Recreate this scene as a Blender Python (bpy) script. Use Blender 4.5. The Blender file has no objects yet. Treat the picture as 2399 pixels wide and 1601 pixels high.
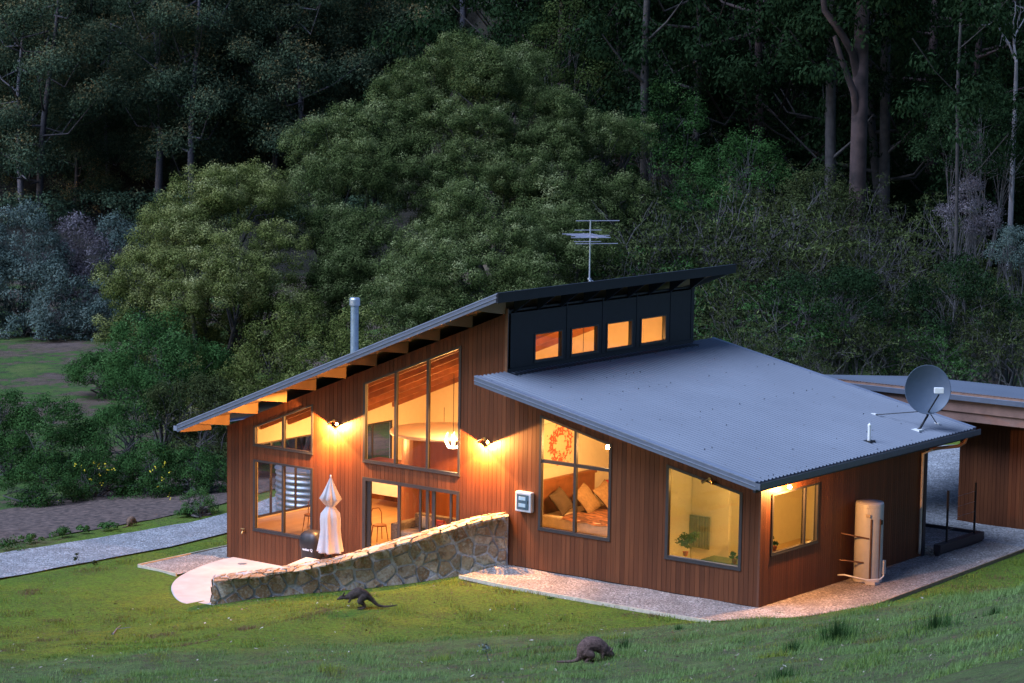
import bpy, bmesh, math, random
import numpy as np
from mathutils import Vector, Matrix
random.seed(7); rng = np.random.default_rng(11)
C = bpy.context.scene.collection
PI = math.pi
# ------------------------------------------------------------------ camera
FPX, IW, IH = 6095.8, 2399., 1601.
CAM = np.array([34.631, -56.499, 15.042])
RV = np.array([0.79631341, 0.60469671, 0.01506131]); UV = np.array([-0.08639768, 0.08906071, 0.99227195]); FV = np.array([-0.59868221, 0.79146073, -0.12316463])
sc = bpy.context.scene
cd = bpy.data.cameras.new('camera'); cam = bpy.data.objects.new('camera', cd); C.objects.link(cam)
cd.sensor_width = 36.; cd.lens = FPX/IW*36.; cd.clip_end = 2000; cd.clip_start = .5
M = Matrix(((RV[0], UV[0], -FV[0], CAM[0]), (RV[1], UV[1], -FV[1], CAM[1]), (RV[2], UV[2], -FV[2], CAM[2]), (0, 0, 0, 1)))
cam.matrix_world = M; sc.camera = cam
cd.dof.use_dof = True; cd.dof.focus_distance = 70; cd.dof.aperture_fstop = 4.0
def ray(px, py): return FV + (px-IW/2)/FPX*RV - (py-IH/2)/FPX*UV
FH = np.array([FV[0], FV[1]])/np.hypot(FV[0], FV[1]); RH = np.array([FH[1], -FH[0]])
def at_depth(px, py, d):
    r = ray(px, py); return CAM + r*(d/(r[0]*FH[0]+r[1]*FH[1]))
# ------------------------------------------------------------------ terrain
WA = np.array([-8.1, -.05]); WE = np.array([-14.4, -5.2]); WD = (WE-WA)/np.linalg.norm(WE-WA); WN = np.array([-WD[1], WD[0]])  # WN points to the lawn side
if WN[1] > 0: WN = -WN
def sstep(t): t = np.clip(t, 0, 1); return t*t*(3-2*t)
def smax(a, b, k): return .5*(a+b+np.sqrt((a-b)**2+k*k))
def ground(x, y):
    x = np.asarray(x, float); y = np.asarray(y, float)
    rx, ry = x-CAM[0], y-CAM[1]
    d = rx*FH[0]+ry*FH[1]; s = rx*RH[0]+ry*RH[1]; q = s/np.maximum(d, 1.)
    zx = np.interp(x, [-60, -40, -26, -22, -19, -14.4, -13.5, -12.6, -11.2, -9.85, -8.95, -8.1, 5], [-3.2, -2.6, -1.75, -1.6, -1.33, -1.2, -1., -.87, -.7, -.47, -.27, -.02, 0])
    side = (x-WA[0])*WN[0]+(y-WA[1])*WN[1]; al = (x-WA[0])*WD[0]+(y-WA[1])*WD[1]
    inside = (side < -.22) & (x < -8.1) & (x > -19) & (y < .3) & (al < 8.3)
    inside = inside | ((x < -7.9) & (x > -18.7) & (y > .05) & (y < 10))
    base = np.where(inside, -1.36, zx)
    base = base-.06*((x > -8.1) & (x < 2.1) & (y > -2.3) & (y < 9))
    far = sstep((d-95)/60)
    tl = sstep((.02-q)/.08)
    base = base*(1-far)+(-3.0*tl+.3*(1-tl))*far
    d0 = 232*tl+150*(1-tl)
    hill = np.maximum(d-d0, 0); base = base+.42*(hill*hill/(hill+14))
    kk = np.interp(q, [-.3, -.2012, -.1006, -.0167, .0788, .1407, .2005, .3], [.246, .2454, .2439, .2408, .2347, .2273, .217, .205])
    dc = np.interp(q, [-.3, -.2012, -.1006, -.0167, .0788, .1407, .2005, .3], [67, 66, 64, 61.5, 59, 57.5, 56, 54])
    zc = CAM[2]-kk*dc
    ms = np.interp(q, [-.2, 0, .2], [.15, .155, .15])
    fr = zc+ms*(dc-d)*(d < dc)-np.maximum(d-dc, 0)*np.interp(q, [-.1, .08], [.2, .31])
    fr = np.where(d < 40, fr+.05*(40-d), fr)
    fr = np.minimum(fr, 14.2)
    back = sstep((-d-10)/60)
    z = smax(base, fr, .25)
    z = np.where(d < -10, 13+back*10, z)
    n = .05*np.sin(x*1.1+y*.6)*np.sin(y*.9-x*.3)+.03*np.sin(x*2.7+1)*np.sin(y*2.3)
    z = z+n*sstep((fr-base+.6)/1.)*1.2
    z = z+np.where(d > 95, .35*np.sin(x*.13)*np.sin(y*.11)*far, 0)
    return z
def on_ground(px, py, d0=40., d1=420.):
    r = ray(px, py); r = r/(r[0]*FH[0]+r[1]*FH[1])
    ds = np.arange(d0, d1, .1); P = CAM[None, :]+ds[:, None]*r[None, :]
    below = P[:, 2] < ground(P[:, 0], P[:, 1])
    i = int(np.argmax(below)) if below.any() else len(ds)-1
    return P[i]
SUN_EL, SUN_ROT, SUN_LAMP_EL, SUN_ST, SKY_ST, EXPO = 6., 203., 50., 2.15, .085, 1.5
SKY_TINT = (.66, .8, 1.3)
# ------------------------------------------------------------------ mesh helpers
class MB:
    def __init__(s): s.v = []; s.f = []
    def quad(s, a, b, c, d): n = len(s.v); s.v += [a, b, c, d]; s.f.append((n, n+1, n+2, n+3)); return s
    def poly(s, pts): n = len(s.v); s.v += list(pts); s.f.append(tuple(range(n, n+len(pts)))); return s
    def prism(s, a, b):                      # two equal rings, closed
        n = len(s.v); k = len(a); s.v += list(a)+list(b)
        s.f.append(tuple(range(n+k-1, n-1, -1))); s.f.append(tuple(range(n+k, n+2*k)))
        for i in range(k): j = (i+1) % k; s.f.append((n+i, n+j, n+k+j, n+k+i))
        return s
    def box(s, x0, x1, y0, y1, z0, z1):
        return s.prism([(x0, y0, z0), (x1, y0, z0), (x1, y1, z0), (x0, y1, z0)], [(x0, y0, z1), (x1, y0, z1), (x1, y1, z1), (x0, y1, z1)])
    def bar(s, a, b, w, h, up=(0, 0, 1)):    # box beam from a to b
        a = Vector(a); b = Vector(b); d = (b-a).normalized(); u = Vector(up)
        r = d.cross(u); r = r.normalized() if r.length > 1e-4 else Vector((1, 0, 0)); u = r.cross(d)
        ring = lambda p: [tuple(p+r*i*w/2+u*j*h/2) for i, j in ((-1, -1), (1, -1), (1, 1), (-1, 1))]
        return s.prism(ring(a), ring(b))
    def tube(s, pts, rad, n=8, cap=True):
        pts = [Vector(p) for p in pts]; rad = rad if hasattr(rad, '__len__') else [rad]*len(pts); base = len(s.v); pu = None
        for i, p in enumerate(pts):
            d = (pts[min(i+1, len(pts)-1)]-pts[max(i-1, 0)]).normalized()
            if pu is None: u = d.orthogonal().normalized()
            else: u = pu-d*pu.dot(d); u = u.normalized() if u.length > 1e-5 else d.orthogonal().normalized()
            pu = u; w = d.cross(u)
            for k in range(n): t = 2*PI*k/n; s.v.append(tuple(p+(u*math.cos(t)+w*math.sin(t))*rad[i]))
        for i in range(len(pts)-1):
            for k in range(n): a = base+i*n+k; b = base+i*n+(k+1) % n; s.f.append((a, b, b+n, a+n))
        if cap: s.f.append(tuple(base+k for k in range(n-1, -1, -1))); s.f.append(tuple(base+(len(pts)-1)*n+k for k in range(n)))
        return s
    def lathe(s, prof, cx, cy, cz, n=32, fn=None, cap=True):
        base = len(s.v)
        for r, z in prof:
            for k in range(n):
                t = 2*PI*k/n; rr = r if fn is None else r*fn(t, z)
                s.v.append((cx+rr*math.cos(t), cy+rr*math.sin(t), cz+z))
        for i in range(len(prof)-1):
            for k in range(n): a = base+i*n+k; b = base+i*n+(k+1) % n; s.f.append((a, b, b+n, a+n))
        if cap: s.f.append(tuple(base+k for k in range(n-1, -1, -1))); s.f.append(tuple(base+(len(prof)-1)*n+k for k in range(n)))
        return s
    def build(s, name, m, parent=None, smooth=False, bevel=0.):
        me = bpy.data.meshes.new(name); me.from_pydata([tuple(map(float, v)) for v in s.v], [], s.f); me.validate()
        if smooth: me.polygons.foreach_set('use_smooth', [True]*len(me.polygons))
        return link(name, me, m, parent, bevel)
def npmesh(name, V, F):
    me = bpy.data.meshes.new(name); k = F.shape[1]
    me.vertices.add(len(V)); me.vertices.foreach_set('co', V.astype(np.float32).ravel())
    me.loops.add(F.size); me.loops.foreach_set('vertex_index', F.astype(np.int32).ravel())
    me.polygons.add(len(F)); me.polygons.foreach_set('loop_start', np.arange(0, F.size, k, dtype=np.int32)); me.polygons.foreach_set('loop_total', np.full(len(F), k, np.int32))
    me.update(calc_edges=True); return me
def wloc(o):
    v = Vector((0, 0, 0))
    while o is not None: v += o.location; o = o.parent
    return v
def link(name, me, m, parent=None, bevel=0.):
    o = bpy.data.objects.new(name, me); C.objects.link(o)
    if m is not None: me.materials.append(m)
    if parent is not None: o.parent = parent; me.transform(Matrix.Translation(-wloc(parent)))
    if bevel: b = o.modifiers.new('bevel', 'BEVEL'); b.width = bevel; b.segments = 2; b.limit_method = 'ANGLE'
    return o
def tag(o, label=None, cat=None, group=None, kind=None):
    for k, v in (('label', label), ('category', cat), ('group', group), ('kind', kind)):
        if v: o[k] = v
    return o
def thing(name, label, cat, loc=(0, 0, 0), group=None, rz=0):
    o = bpy.data.objects.new(name, None); C.objects.link(o); o.location = tuple(map(float, loc)); o.rotation_euler = (0, 0, rz); o.empty_display_size = .2
    return tag(o, label, cat, group)
def solo(o, label, cat, group=None): return tag(o, label, cat, group)
# ------------------------------------------------------------------ materials
def newmat(name):
    m = bpy.data.materials.new(name); m.use_nodes = True; nt = m.node_tree; nt.nodes.clear()
    out = nt.nodes.new('ShaderNodeOutputMaterial'); return m, nt, out
def N(nt, t, **kw):
    n = nt.nodes.new(t)
    for k, v in kw.items():
        if k.startswith('i_'): n.inputs[k[2:].replace('_', ' ')].default_value = v
        else: setattr(n, k, v)
    return n
def lk(nt, a, b): nt.links.new(a, b)
def ramp(nt, stops, fac):
    r = nt.nodes.new('ShaderNodeValToRGB'); e = r.color_ramp.elements
    while len(e) < len(stops): e.new(.5)
    for i, (p, c) in enumerate(stops): e[i].position = p; e[i].color = (*c, 1)
    lk(nt, fac, r.inputs[0]); return r.outputs[0]
def mixc(nt, fac, a, b, mode='MIX'):
    n = nt.nodes.new('ShaderNodeMix'); n.data_type = 'RGBA'; n.blend_type = mode
    for s, v in ((n.inputs[0], fac), (n.inputs[6], a), (n.inputs[7], b)):
        if isinstance(v, (int, float)): s.default_value = v
        elif isinstance(v, tuple): s.default_value = (*v, 1)
        else: lk(nt, v, s)
    return n.outputs[2]
def coord(nt, kind='Object', scale=(1, 1, 1)):
    tc = nt.nodes.new('ShaderNodeNewGeometry') if kind == 'Pos' else nt.nodes.new('ShaderNodeTexCoord')
    mp = nt.nodes.new('ShaderNodeMapping'); mp.inputs['Scale'].default_value = scale
    lk(nt, tc.outputs['Position'] if kind == 'Pos' else tc.outputs[kind], mp.inputs['Vector']); return mp.outputs[0]
def noise(nt, vec, scale, detail=4, rough=.55, out=0):
    n = N(nt, 'ShaderNodeTexNoise'); n.inputs['Scale'].default_value = scale; n.inputs['Detail'].default_value = detail; n.inputs['Roughness'].default_value = rough
    lk(nt, vec, n.inputs['Vector']); return n.outputs[out]
def plain(name, col, rough=.6, metal=0., var=.15, scale=6., bump=0., spec=.5):
    m, nt, out = newmat(name); b = N(nt, 'ShaderNodeBsdfPrincipled'); lk(nt, b.outputs[0], out.inputs[0])
    v = coord(nt, 'Pos'); f = noise(nt, v, scale)
    c2 = tuple(max(0, c*(1-var)) for c in col); c3 = tuple(min(1, c*(1+var)) for c in col)
    lk(nt, ramp(nt, [(.3, c2), (.7, c3)], f), b.inputs['Base Color'])
    b.inputs['Roughness'].default_value = rough; b.inputs['Metallic'].default_value = metal; b.inputs['Specular IOR Level'].default_value = spec
    if bump:
        bp = N(nt, 'ShaderNodeBump'); bp.inputs['Strength'].default_value = bump; bp.inputs['Distance'].default_value = .02
        lk(nt, noise(nt, v, scale*4), bp.inputs['Height']); lk(nt, bp.outputs[0], b.inputs['Normal'])
    return m
def boards(name, axis, width, cols, rough=.55, grain=(1, 1, 1)):
    m, nt, out = newmat(name); b = N(nt, 'ShaderNodeBsdfPrincipled'); lk(nt, b.outputs[0], out.inputs[0])
    g = N(nt, 'ShaderNodeNewGeometry'); sp = N(nt, 'ShaderNodeSeparateXYZ'); lk(nt, g.outputs['Position'], sp.inputs[0])
    mu = N(nt, 'ShaderNodeMath', operation='MULTIPLY'); mu.inputs[1].default_value = 1/width; lk(nt, sp.outputs[axis], mu.inputs[0])
    fl = N(nt, 'ShaderNodeMath', operation='FLOOR'); lk(nt, mu.outputs[0], fl.inputs[0])
    wn = N(nt, 'ShaderNodeTexWhiteNoise', noise_dimensions='1D'); lk(nt, fl.outputs[0], wn.inputs['W'])
    gr = noise(nt, coord(nt, 'Pos', grain), 1., 5, .65)
    big = noise(nt, coord(nt, 'Pos'), .35, 2)
    a1 = N(nt, 'ShaderNodeMath', operation='MULTIPLY_ADD'); a1.inputs[1].default_value = .55; lk(nt, gr, a1.inputs[0])
    m2 = N(nt, 'ShaderNodeMath', operation='MULTIPLY_ADD'); m2.inputs[1].default_value = .24; m2.inputs[2].default_value = .02; lk(nt, wn.outputs[0], m2.inputs[0]); lk(nt, m2.outputs[0], a1.inputs[2])
    a2 = N(nt, 'ShaderNodeMath', operation='MULTIPLY_ADD'); a2.inputs[1].default_value = .35; lk(nt, big, a2.inputs[0]); lk(nt, a1.outputs[0], a2.inputs[2])
    lk(nt, ramp(nt, [(.25, cols[0]), (.55, cols[1]), (.85, cols[2])], a2.outputs[0]), b.inputs['Base Color'])
    b.inputs['Roughness'].default_value = rough; b.inputs['Specular IOR Level'].default_value = .3
    bp = N(nt, 'ShaderNodeBump'); bp.inputs['Strength'].default_value = .25; bp.inputs['Distance'].default_value = .01; lk(nt, gr, bp.inputs['Height']); lk(nt, bp.outputs[0], b.inputs['Normal'])
    return m
def emit(name, col, st):
    m, nt, out = newmat(name); e = N(nt, 'ShaderNodeEmission'); e.inputs[0].default_value = (*col, 1); e.inputs[1].default_value = st; lk(nt, e.outputs[0], out.inputs[0]); return m
def glassmat(name, refl, tint=(1, 1, 1)):
    m, nt, out = newmat(name); t = N(nt, 'ShaderNodeBsdfTransparent'); t.inputs[0].default_value = (*tint, 1)
    g = N(nt, 'ShaderNodeBsdfGlossy'); g.inputs['Roughness'].default_value = .01; mx = N(nt, 'ShaderNodeMixShader')
    fr = N(nt, 'ShaderNodeFresnel'); fr.inputs[0].default_value = 1.5
    ad = N(nt, 'ShaderNodeMath', operation='ADD', use_clamp=True); ad.inputs[1].default_value = refl; lk(nt, fr.outputs[0], ad.inputs[0])
    lk(nt, ad.outputs[0], mx.inputs[0]); lk(nt, t.outputs[0], mx.inputs[1]); lk(nt, g.outputs[0], mx.inputs[2]); lk(nt, mx.outputs[0], out.inputs[0]); return m
TIM = ((.045, .012, .004), (.1, .029, .01), (.165, .052, .018))
m_clad = boards('cladding timber front', 0, .15, TIM, grain=(14, 14, .6))
m_cladY = boards('cladding timber side', 1, .11, ((.05, .015, .006), (.09, .028, .011), (.135, .045, .019)), grain=(14, 14, .6))  # shade of the side wall put into its darker timber colour
m_inwood = boards('interior timber', 0, .22, ((.12, .035, .01), (.22, .07, .02), (.32, .11, .035)), .4, grain=(6, 6, .5))
m_beam = plain('beam timber', (.24, .085, .028), .5, var=.3, scale=3)
m_bracket = plain('bracket timber', (.24, .14, .065), .6, var=.15, scale=2)
m_ceil = boards('ceiling lining', 1, .12, ((.42, .2, .08), (.5, .25, .1), (.58, .3, .13)), .5, grain=(.6, 6, 6))
m_plaster = plain('plaster', (.72, .66, .52), .85, var=.03)
m_white = plain('white paint', (.8, .78, .74), .5, var=.03)
m_floor = boards('floor timber', 0, .12, ((.42, .26, .12), (.5, .33, .16), (.58, .4, .2)), .35, grain=(6, .6, 6))
m_sark = plain('dark wrap', (.012, .01, .01), .9)
m_dark = plain('charcoal sheet', (.016, .018, .024), .55, var=.12, spec=.3)
m_frame = plain('window frame charcoal', (.03, .028, .032), .4, var=.1)
m_fascia = plain('fascia slate', (.1, .115, .15), .38, var=.1)
m_edge = plain('fascia cap', (.2, .22, .28), .3, var=.1)
m_post = plain('post charcoal', (.03, .026, .032), .5)
def roofmat():
    m, nt, out = newmat('corrugated roof'); b = N(nt, 'ShaderNodeBsdfPrincipled'); lk(nt, b.outputs[0], out.inputs[0])
    v = coord(nt, 'Pos'); big = noise(nt, v, .35, 3); sp = noise(nt, v, 9, 2, .6); fine = noise(nt, v, 34, 2, .5)
    c = ramp(nt, [(.3, (.155, .168, .2)), (.7, (.185, .2, .235))], big)
    c = mixc(nt, ramp(nt, [(.7, (0, 0, 0)), (.75, (.6, .6, .6))], fine), c, (.07, .065, .07))
    c = mixc(nt, ramp(nt, [(.7, (0, 0, 0)), (.74, (.7, .7, .7))], sp), c, (.07, .06, .07))
    lk(nt, c, b.inputs['Base Color']); b.inputs['Roughness'].default_value = .42; b.inputs['Metallic'].default_value = .0
    return m
m_roof = roofmat()
m_glass = glassmat('window glass', .0)
m_glass2 = glassmat('window glass reflective', .3, (.85, .9, .8))
m_brass = plain('brass', (.5, .34, .14), .3, .9)
m_steel = plain('galvanised steel', (.5, .54, .6), .42, .8, var=.12, scale=5)
m_alum = plain('aluminium', (.62, .55, .62), .3, .7)
m_black = plain('black', (.012, .012, .014), .5)
m_bulb = emit('bulb', (1, .62, .25), 60)
# ------------------------------------------------------------------ walls with openings
# an opening: (a0, a1, z0, zt at a0, zt at a1)
def cells(a0, a1, step, gap, bot, top, ops, breaks=()):
    out = []; ks = range(math.floor(a0/step), math.ceil(a1/step)+1)
    for k in ks:
        l, r = max(a0, k*step+gap/2), min(a1, (k+1)*step-gap/2)
        if r-l < .004: continue
        cuts = sorted({l, r, *[c for o in ops for c in (o[0], o[1]) if l < c < r], *[c for c in breaks if l < c < r]})
        for p, q in zip(cuts, cuts[1:]):
            if q-p < .003: continue
            mid = (p+q)/2; hs = [o for o in ops if o[0] < mid < o[1]]; hs.sort(key=lambda o: o[2])
            tz = lambda o, a: o[3]+(o[4]-o[3])*(a-o[0])/(o[1]-o[0])
            lo = (bot(p), bot(q))
            for o in hs:
                if o[2] > lo[0]+.002: out.append((p, q, lo[0], lo[1], o[2], o[2]))
                lo = (tz(o, p), tz(o, q))
            hi = (top(p+1e-6), top(q-1e-6))
            if hi[0] > lo[0]+.002 or hi[1] > lo[1]+.002: out.append((p, q, lo[0], lo[1], hi[0], hi[1]))
    return out
def wall(mb, cs, axis, d0, d1):              # axis 0: wall in x-z at y d0..d1 ; axis 1: wall in y-z at x d0..d1
    P = (lambda a, d, z: (a, d, z)) if axis == 0 else (lambda a, d, z: (d, a, z))
    for p, q, b0, b1, t0, t1 in cs:
        mb.prism([P(p, d0, b0), P(q, d0, b1), P(q, d1, b1), P(p, d1, b0)], [P(p, d0, t0), P(q, d0, t1), P(q, d1, t1), P(p, d1, t0)])
    return mb
LX, CX, CY, SY = -18.775, -8.27, 9.21, 8.66
RU_ = lambda x: 7.69+.4047*(x+7.6)           # top of upper roof
RL_ = lambda x: 3.684-.2031*x                # top of lower roof
ftop = lambda x: RU_(x)-.4 if x < CX else RL_(x)-.46
fbot = lambda x: float(np.interp(x, [LX, -13.4, -13.39, -8.3, -8.0, 0], [-1.24, -1.36, -.34, -.34, .03, .03]))
slope_t = lambda z0, z1: (z0, z1)
O1 = (-17.67, -15.35, 2.308, 2.879, 3.779)[:2]
ops_f = [(-17.67, -15.35, 1.89, 2.0, 2.0)]   # placeholder replaced below
ops_f = [(-17.67, -15.35, -.26, 1.88, 1.88), (-17.67, -15.35, 2.308, 2.879, 3.779), (-13.387, -9.866, -.24, 1.861, 1.861), (-13.387, -9.866, 2.316, 4.595, 5.979),
         (-7.066, -4.70, 1.159, 4.315, 3.789), (-2.888, -.55, .941, 3.439, 2.973)]
house = thing('timber_house', 'long timber clad house with two skillion roofs and glowing windows', 'house', (-8, 4, 0))
brk = [CX]
wall(MB(), [], 0, 0, 0)
cs = cells(LX, 0, .15, .008, fbot, ftop, ops_f, brk)
wall(MB(), cs, 0, -.022, 0).build('facade_cladding', m_clad, house)
cs = cells(LX, 0, .8, 0, fbot, ftop, ops_f, brk); wall(MB(), cs, 0, 0, .02).build('wall_wrap', m_sark, house)
cs = cells(LX+.02, -.02, 2., 0, lambda x: -.3 if x < CX else 0, lambda x: ftop(x)-.02, ops_f, brk); wall(MB(), cs, 0, .02, .15).build('inner_wall', m_plaster, house)
ops_s = [(.528, 2.86, 1.319, 2.93, 2.93)]
sbot = lambda y: .02; stop = lambda y: 3.2
cs = cells(0, SY, .11, .006, sbot, stop, ops_s); wall(MB(), cs, 1, 0, .022).build('side_cladding', m_cladY, house)
cs = cells(.02, SY, .8, 0, sbot, stop, ops_s); wall(MB(), cs, 1, -.02, 0).build('wall_wrap', m_sark, house)
cs = cells(.16, SY-.02, 2., 0, sbot, lambda y: 3.18, ops_s); wall(MB(), cs, 1, -.15, -.02).build('inner_wall', m_plaster, house)
MB().box(-.035, .024, -.024, .012, .03, 3.1).build('corner_board', plain('corner timber', (.1, .035, .018), .5), house)
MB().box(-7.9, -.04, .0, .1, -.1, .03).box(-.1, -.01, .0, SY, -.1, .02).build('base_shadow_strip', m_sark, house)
# clerestory
cz = lambda y: 7.1
ops_c = [(1.256, 2.559, 5.56, 6.345, 6.345), (2.994, 4.304, 5.56, 6.345, 6.345), (4.752, 6.041, 5.56, 6.345, 6.345), (6.488, 7.81, 5.56, 6.345, 6.345)]
cs = cells(.0, CY+.13, 3., 0, lambda y: 4.9, cz, ops_c); wall(MB(), cs, 1, CX-.13, CX).build('clerestory_wall', m_dark, house)
b = MB()
for y in (.03, 2.78, 4.53, 6.27, 8.05, 9.18): b.box(CX, CX+.014, y-.02, y+.02, 5.5, 7.12)
b.box(CX+.001, CX+.05, -.01, CY, 5.38, 5.47); b.build('cladding_battens', m_dark, house)
MB().box(CX-.05, CX+.03, -.03, -.0, 4.7, 7.15).build('corner_board', plain('corner timber pale', (.18, .08, .04), .5), house)
MB().prism([(CX+.0, -.02, 5.37), (CX+.3, -.02, 5.345), (CX+.3, -.02, 5.32), (CX, -.02, 5.34)], [(CX+.0, CY, 5.37), (CX+.3, CY, 5.345), (CX+.3, CY, 5.32), (CX, CY, 5.34)]).build('flashing', m_dark, house)
# back and left outer walls
def bt(x): return RU_(x)-.42 if x < CX else RL_(x)-.3
cs = cells(LX, CX-.14, 1.5, 0, lambda x: -1.4, bt, []); wall(MB(), cs, 0, CY, CY+.12).build('back_wall', m_plaster, house)
cs = cells(CX, -.02, 1.5, 0, lambda x: 0, bt, []); wall(MB(), cs, 0, SY-.14, SY-.03).build('back_wall', m_plaster, house)
cs = cells(CX, -.02, .15, .01, lambda x: 0, bt, []); wall(MB(), cs, 0, SY-.03, SY).build('rear_cladding', m_clad, house)
opl = [(.7, 4.1, -.2, 2.1, 2.1), (4.7, 7.6, .6, 2.1, 2.1)]
cs = cells(.15, CY, 1.5, 0, lambda y: -1.4, lambda y: RU_(LX)-.4, opl); wall(MB(), cs, 1, LX, LX+.13).build('left_wall', m_plaster, house)
# partitions, floors, ceilings
MB().box(CX-.1, CX+.1, .15, CY, -.3, 4.9).build('partition', m_plaster, house)
MB().box(-3.95, -3.82, .15, SY-.14, 0, 3.9).build('partition', m_plaster, house)
MB().box(LX+.13, CX-.1, .15, CY, -.34, -.24).build('floor_slab', m_floor, house)
MB().box(CX+.1, -.15, .15, SY-.14, -.05, .05).build('floor_slab', m_floor, house)
MB().prism([(LX, .15, RU_(LX)-.42), (CX, .15, RU_(CX)-.42), (CX, .15, RU_(CX)-.37), (LX, .15, RU_(LX)-.37)], [(LX, CY, RU_(LX)-.42), (CX, CY, RU_(CX)-.42), (CX, CY, RU_(CX)-.37), (LX, CY, RU_(LX)-.37)]).build('ceiling_lining', m_ceil, house)
MB().prism([(CX, .15, RL_(CX)-.42), (-.1, .15, RL_(-.1)-.42), (-.1, .15, RL_(-.1)-.37), (CX, .15, RL_(CX)-.37)], [(CX, SY-.14, RL_(CX)-.42), (-.1, SY-.14, RL_(-.1)-.42), (-.1, SY-.14, RL_(-.1)-.37), (CX, SY-.14, RL_(CX)-.37)]).build('ceiling_lining', m_plaster, house)
for y in (1.35, 2.6, 3.85, 5.1, 6.35, 7.6):
    MB().bar((LX+.1, y, RU_(LX+.1)-.56), (CX-.15, y, RU_(CX-.15)-.56), .09, .28).build('ceiling_beam', m_beam, house)
# ------------------------------------------------------------------ roofs
def corr(x0, x1, y0, y1, zf, pitch, amp, th=.0, per=6):
    n = int((y1-y0)/pitch*per); b = MB(); ys = [y0+(y1-y0)*i/n for i in range(n+1)]
    for y in ys:
        dz = amp*math.sin(2*PI*(y-y0)/pitch)
        b.v += [(x0, y, zf(x0)+dz), (x1, y, zf(x1)+dz)]
    b.f = [(2*i, 2*i+1, 2*i+3, 2*i+2) for i in range(n)]
    return b
OV = 1.35
def roof(x0, x1, y1, zf, name, lab):
    r = corr(x0, x1, -OV+.03, y1, zf, .18, .032).build(name, m_roof, house, smooth=True); r['label'] = lab
    dz = .03
    MB().prism([(x0, -OV+.05, zf(x0)-dz), (x1, -OV+.05, zf(x1)-dz), (x1, y1-.02, zf(x1)-dz), (x0, y1-.02, zf(x0)-dz)], [(x0, -OV+.05, zf(x0)-dz-.03), (x1, -OV+.05, zf(x1)-dz-.03), (x1, y1-.02, zf(x1)-dz-.03), (x0, y1-.02, zf(x0)-dz-.03)]).build('soffit', plain('soffit lining', (.22, .14, .08), .7), r)
    def barge(y, sg):
        MB().prism([(x0, y, zf(x0)-.2), (x1, y, zf(x1)-.2), (x1, y, zf(x1)+.01), (x0, y, zf(x0)+.01)], [(x0, y+.04*sg, zf(x0)-.2), (x1, y+.04*sg, zf(x1)-.2), (x1, y+.04*sg, zf(x1)+.01), (x0, y+.04*sg, zf(x0)+.01)]).build('barge_board', m_fascia, r)
        MB().prism([(x0, y-.012*sg, zf(x0)+.005), (x1, y-.012*sg, zf(x1)+.005), (x1, y-.012*sg, zf(x1)+.035), (x0, y-.012*sg, zf(x0)+.035)], [(x0, y+.14*sg, zf(x0)+.012), (x1, y+.14*sg, zf(x1)+.012), (x1, y+.14*sg, zf(x1)+.035), (x0, y+.14*sg, zf(x0)+.035)]).build('barge_cap', m_edge, r)
        MB().bar((x0, y-.012*sg, zf(x0)-.09), (x1, y-.012*sg, zf(x1)-.09), .02, .014).build('barge_cap', m_edge, r)
    barge(-OV, 1); barge(y1, -1)
    return r
ru = roof(-19.56, -7.6, 10.57, RU_, 'upper_roof', 'tall upper skillion roof rising to the right')
rl = roof(-8.35, .66, 10.6, RL_, 'lower_roof', 'pale grey corrugated lower roof falling to the right')
MB().box(-7.64, -7.58, -OV, 10.57, RU_(-7.6)-.24, RU_(-7.6)+.01).build('fascia', m_dark, ru)
MB().box(-7.66, -7.565, -OV, 10.57, RU_(-7.6)+.01, RU_(-7.6)+.035).build('ridge_cap', m_dark, ru)
b = MB(); b.box(-19.70, -19.56, -OV, 10.57, RU_(-19.56)-.16, RU_(-19.56)-.145); b.box(-19.71, -19.695, -OV, 10.57, RU_(-19.56)-.16, RU_(-19.56)-.02); b.box(-19.7, -19.56, -OV-.01, -OV, RU_(-19.56)-.16, RU_(-19.56)-.02); b.build('gutter', m_edge, ru)
b = MB(); z = RL_(.66)
b.box(.64, .82, -OV-.01, 10.6, z-.17, z-.155); b.box(.805, .82, -OV-.01, 10.6, z-.16, z-.004); b.box(.64, .655, -OV, 10.6, z-.16, z-.004); b.box(.64, .82, -OV-.01, -OV, z-.16, z-.004); b.build('gutter', m_fascia, rl)
MB().box(.56, .64, -OV+.04, 10.55, z-.26, z-.04).build('fascia', m_dark, rl)
MB().box(-8.35, -8.3, CY+.1, 10.6, RL_(-8.3)-.2, RL_(-8.3)+.03).build('fascia', m_fascia, rl)
# outrigger brackets under the gables
def bracket(x, zf, par, y0=0., d0=.4):
    za, zb = zf(x)-.06, zf(x)-d0
    MB().prism([(x-.035, -OV+.04, za), (x-.035, y0, za), (x-.035, y0, zb), (x-.035, -OV+.04, zf(x)-.2)], [(x+.035, -OV+.04, za), (x+.035, y0, za), (x+.035, y0, zb), (x+.035, -OV+.04, zf(x)-.2)]).build('roof_bracket', m_bracket, par)
for i in range(10): bracket(-18.72+1.15*i, RU_, ru)
MB().prism([(-19.5, 0, RU_(-19.5)-.06), (-19.45, 0, RU_(-19.5)-.06), (-19.45, 0, RU_(-19.5)-.3), (-19.5, 0, RU_(-19.5)-.3)], [(-19.5, -OV+.04, RU_(-19.5)-.06), (-19.45, -OV+.04, RU_(-19.5)-.06), (-19.45, -OV+.04, RU_(-19.5)-.22), (-19.5, -OV+.04, RU_(-19.5)-.22)]).build('roof_bracket', m_bracket, ru)
for i in range(7): bracket(-7.7+1.2*i, RL_, rl, 0., .46)
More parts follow.
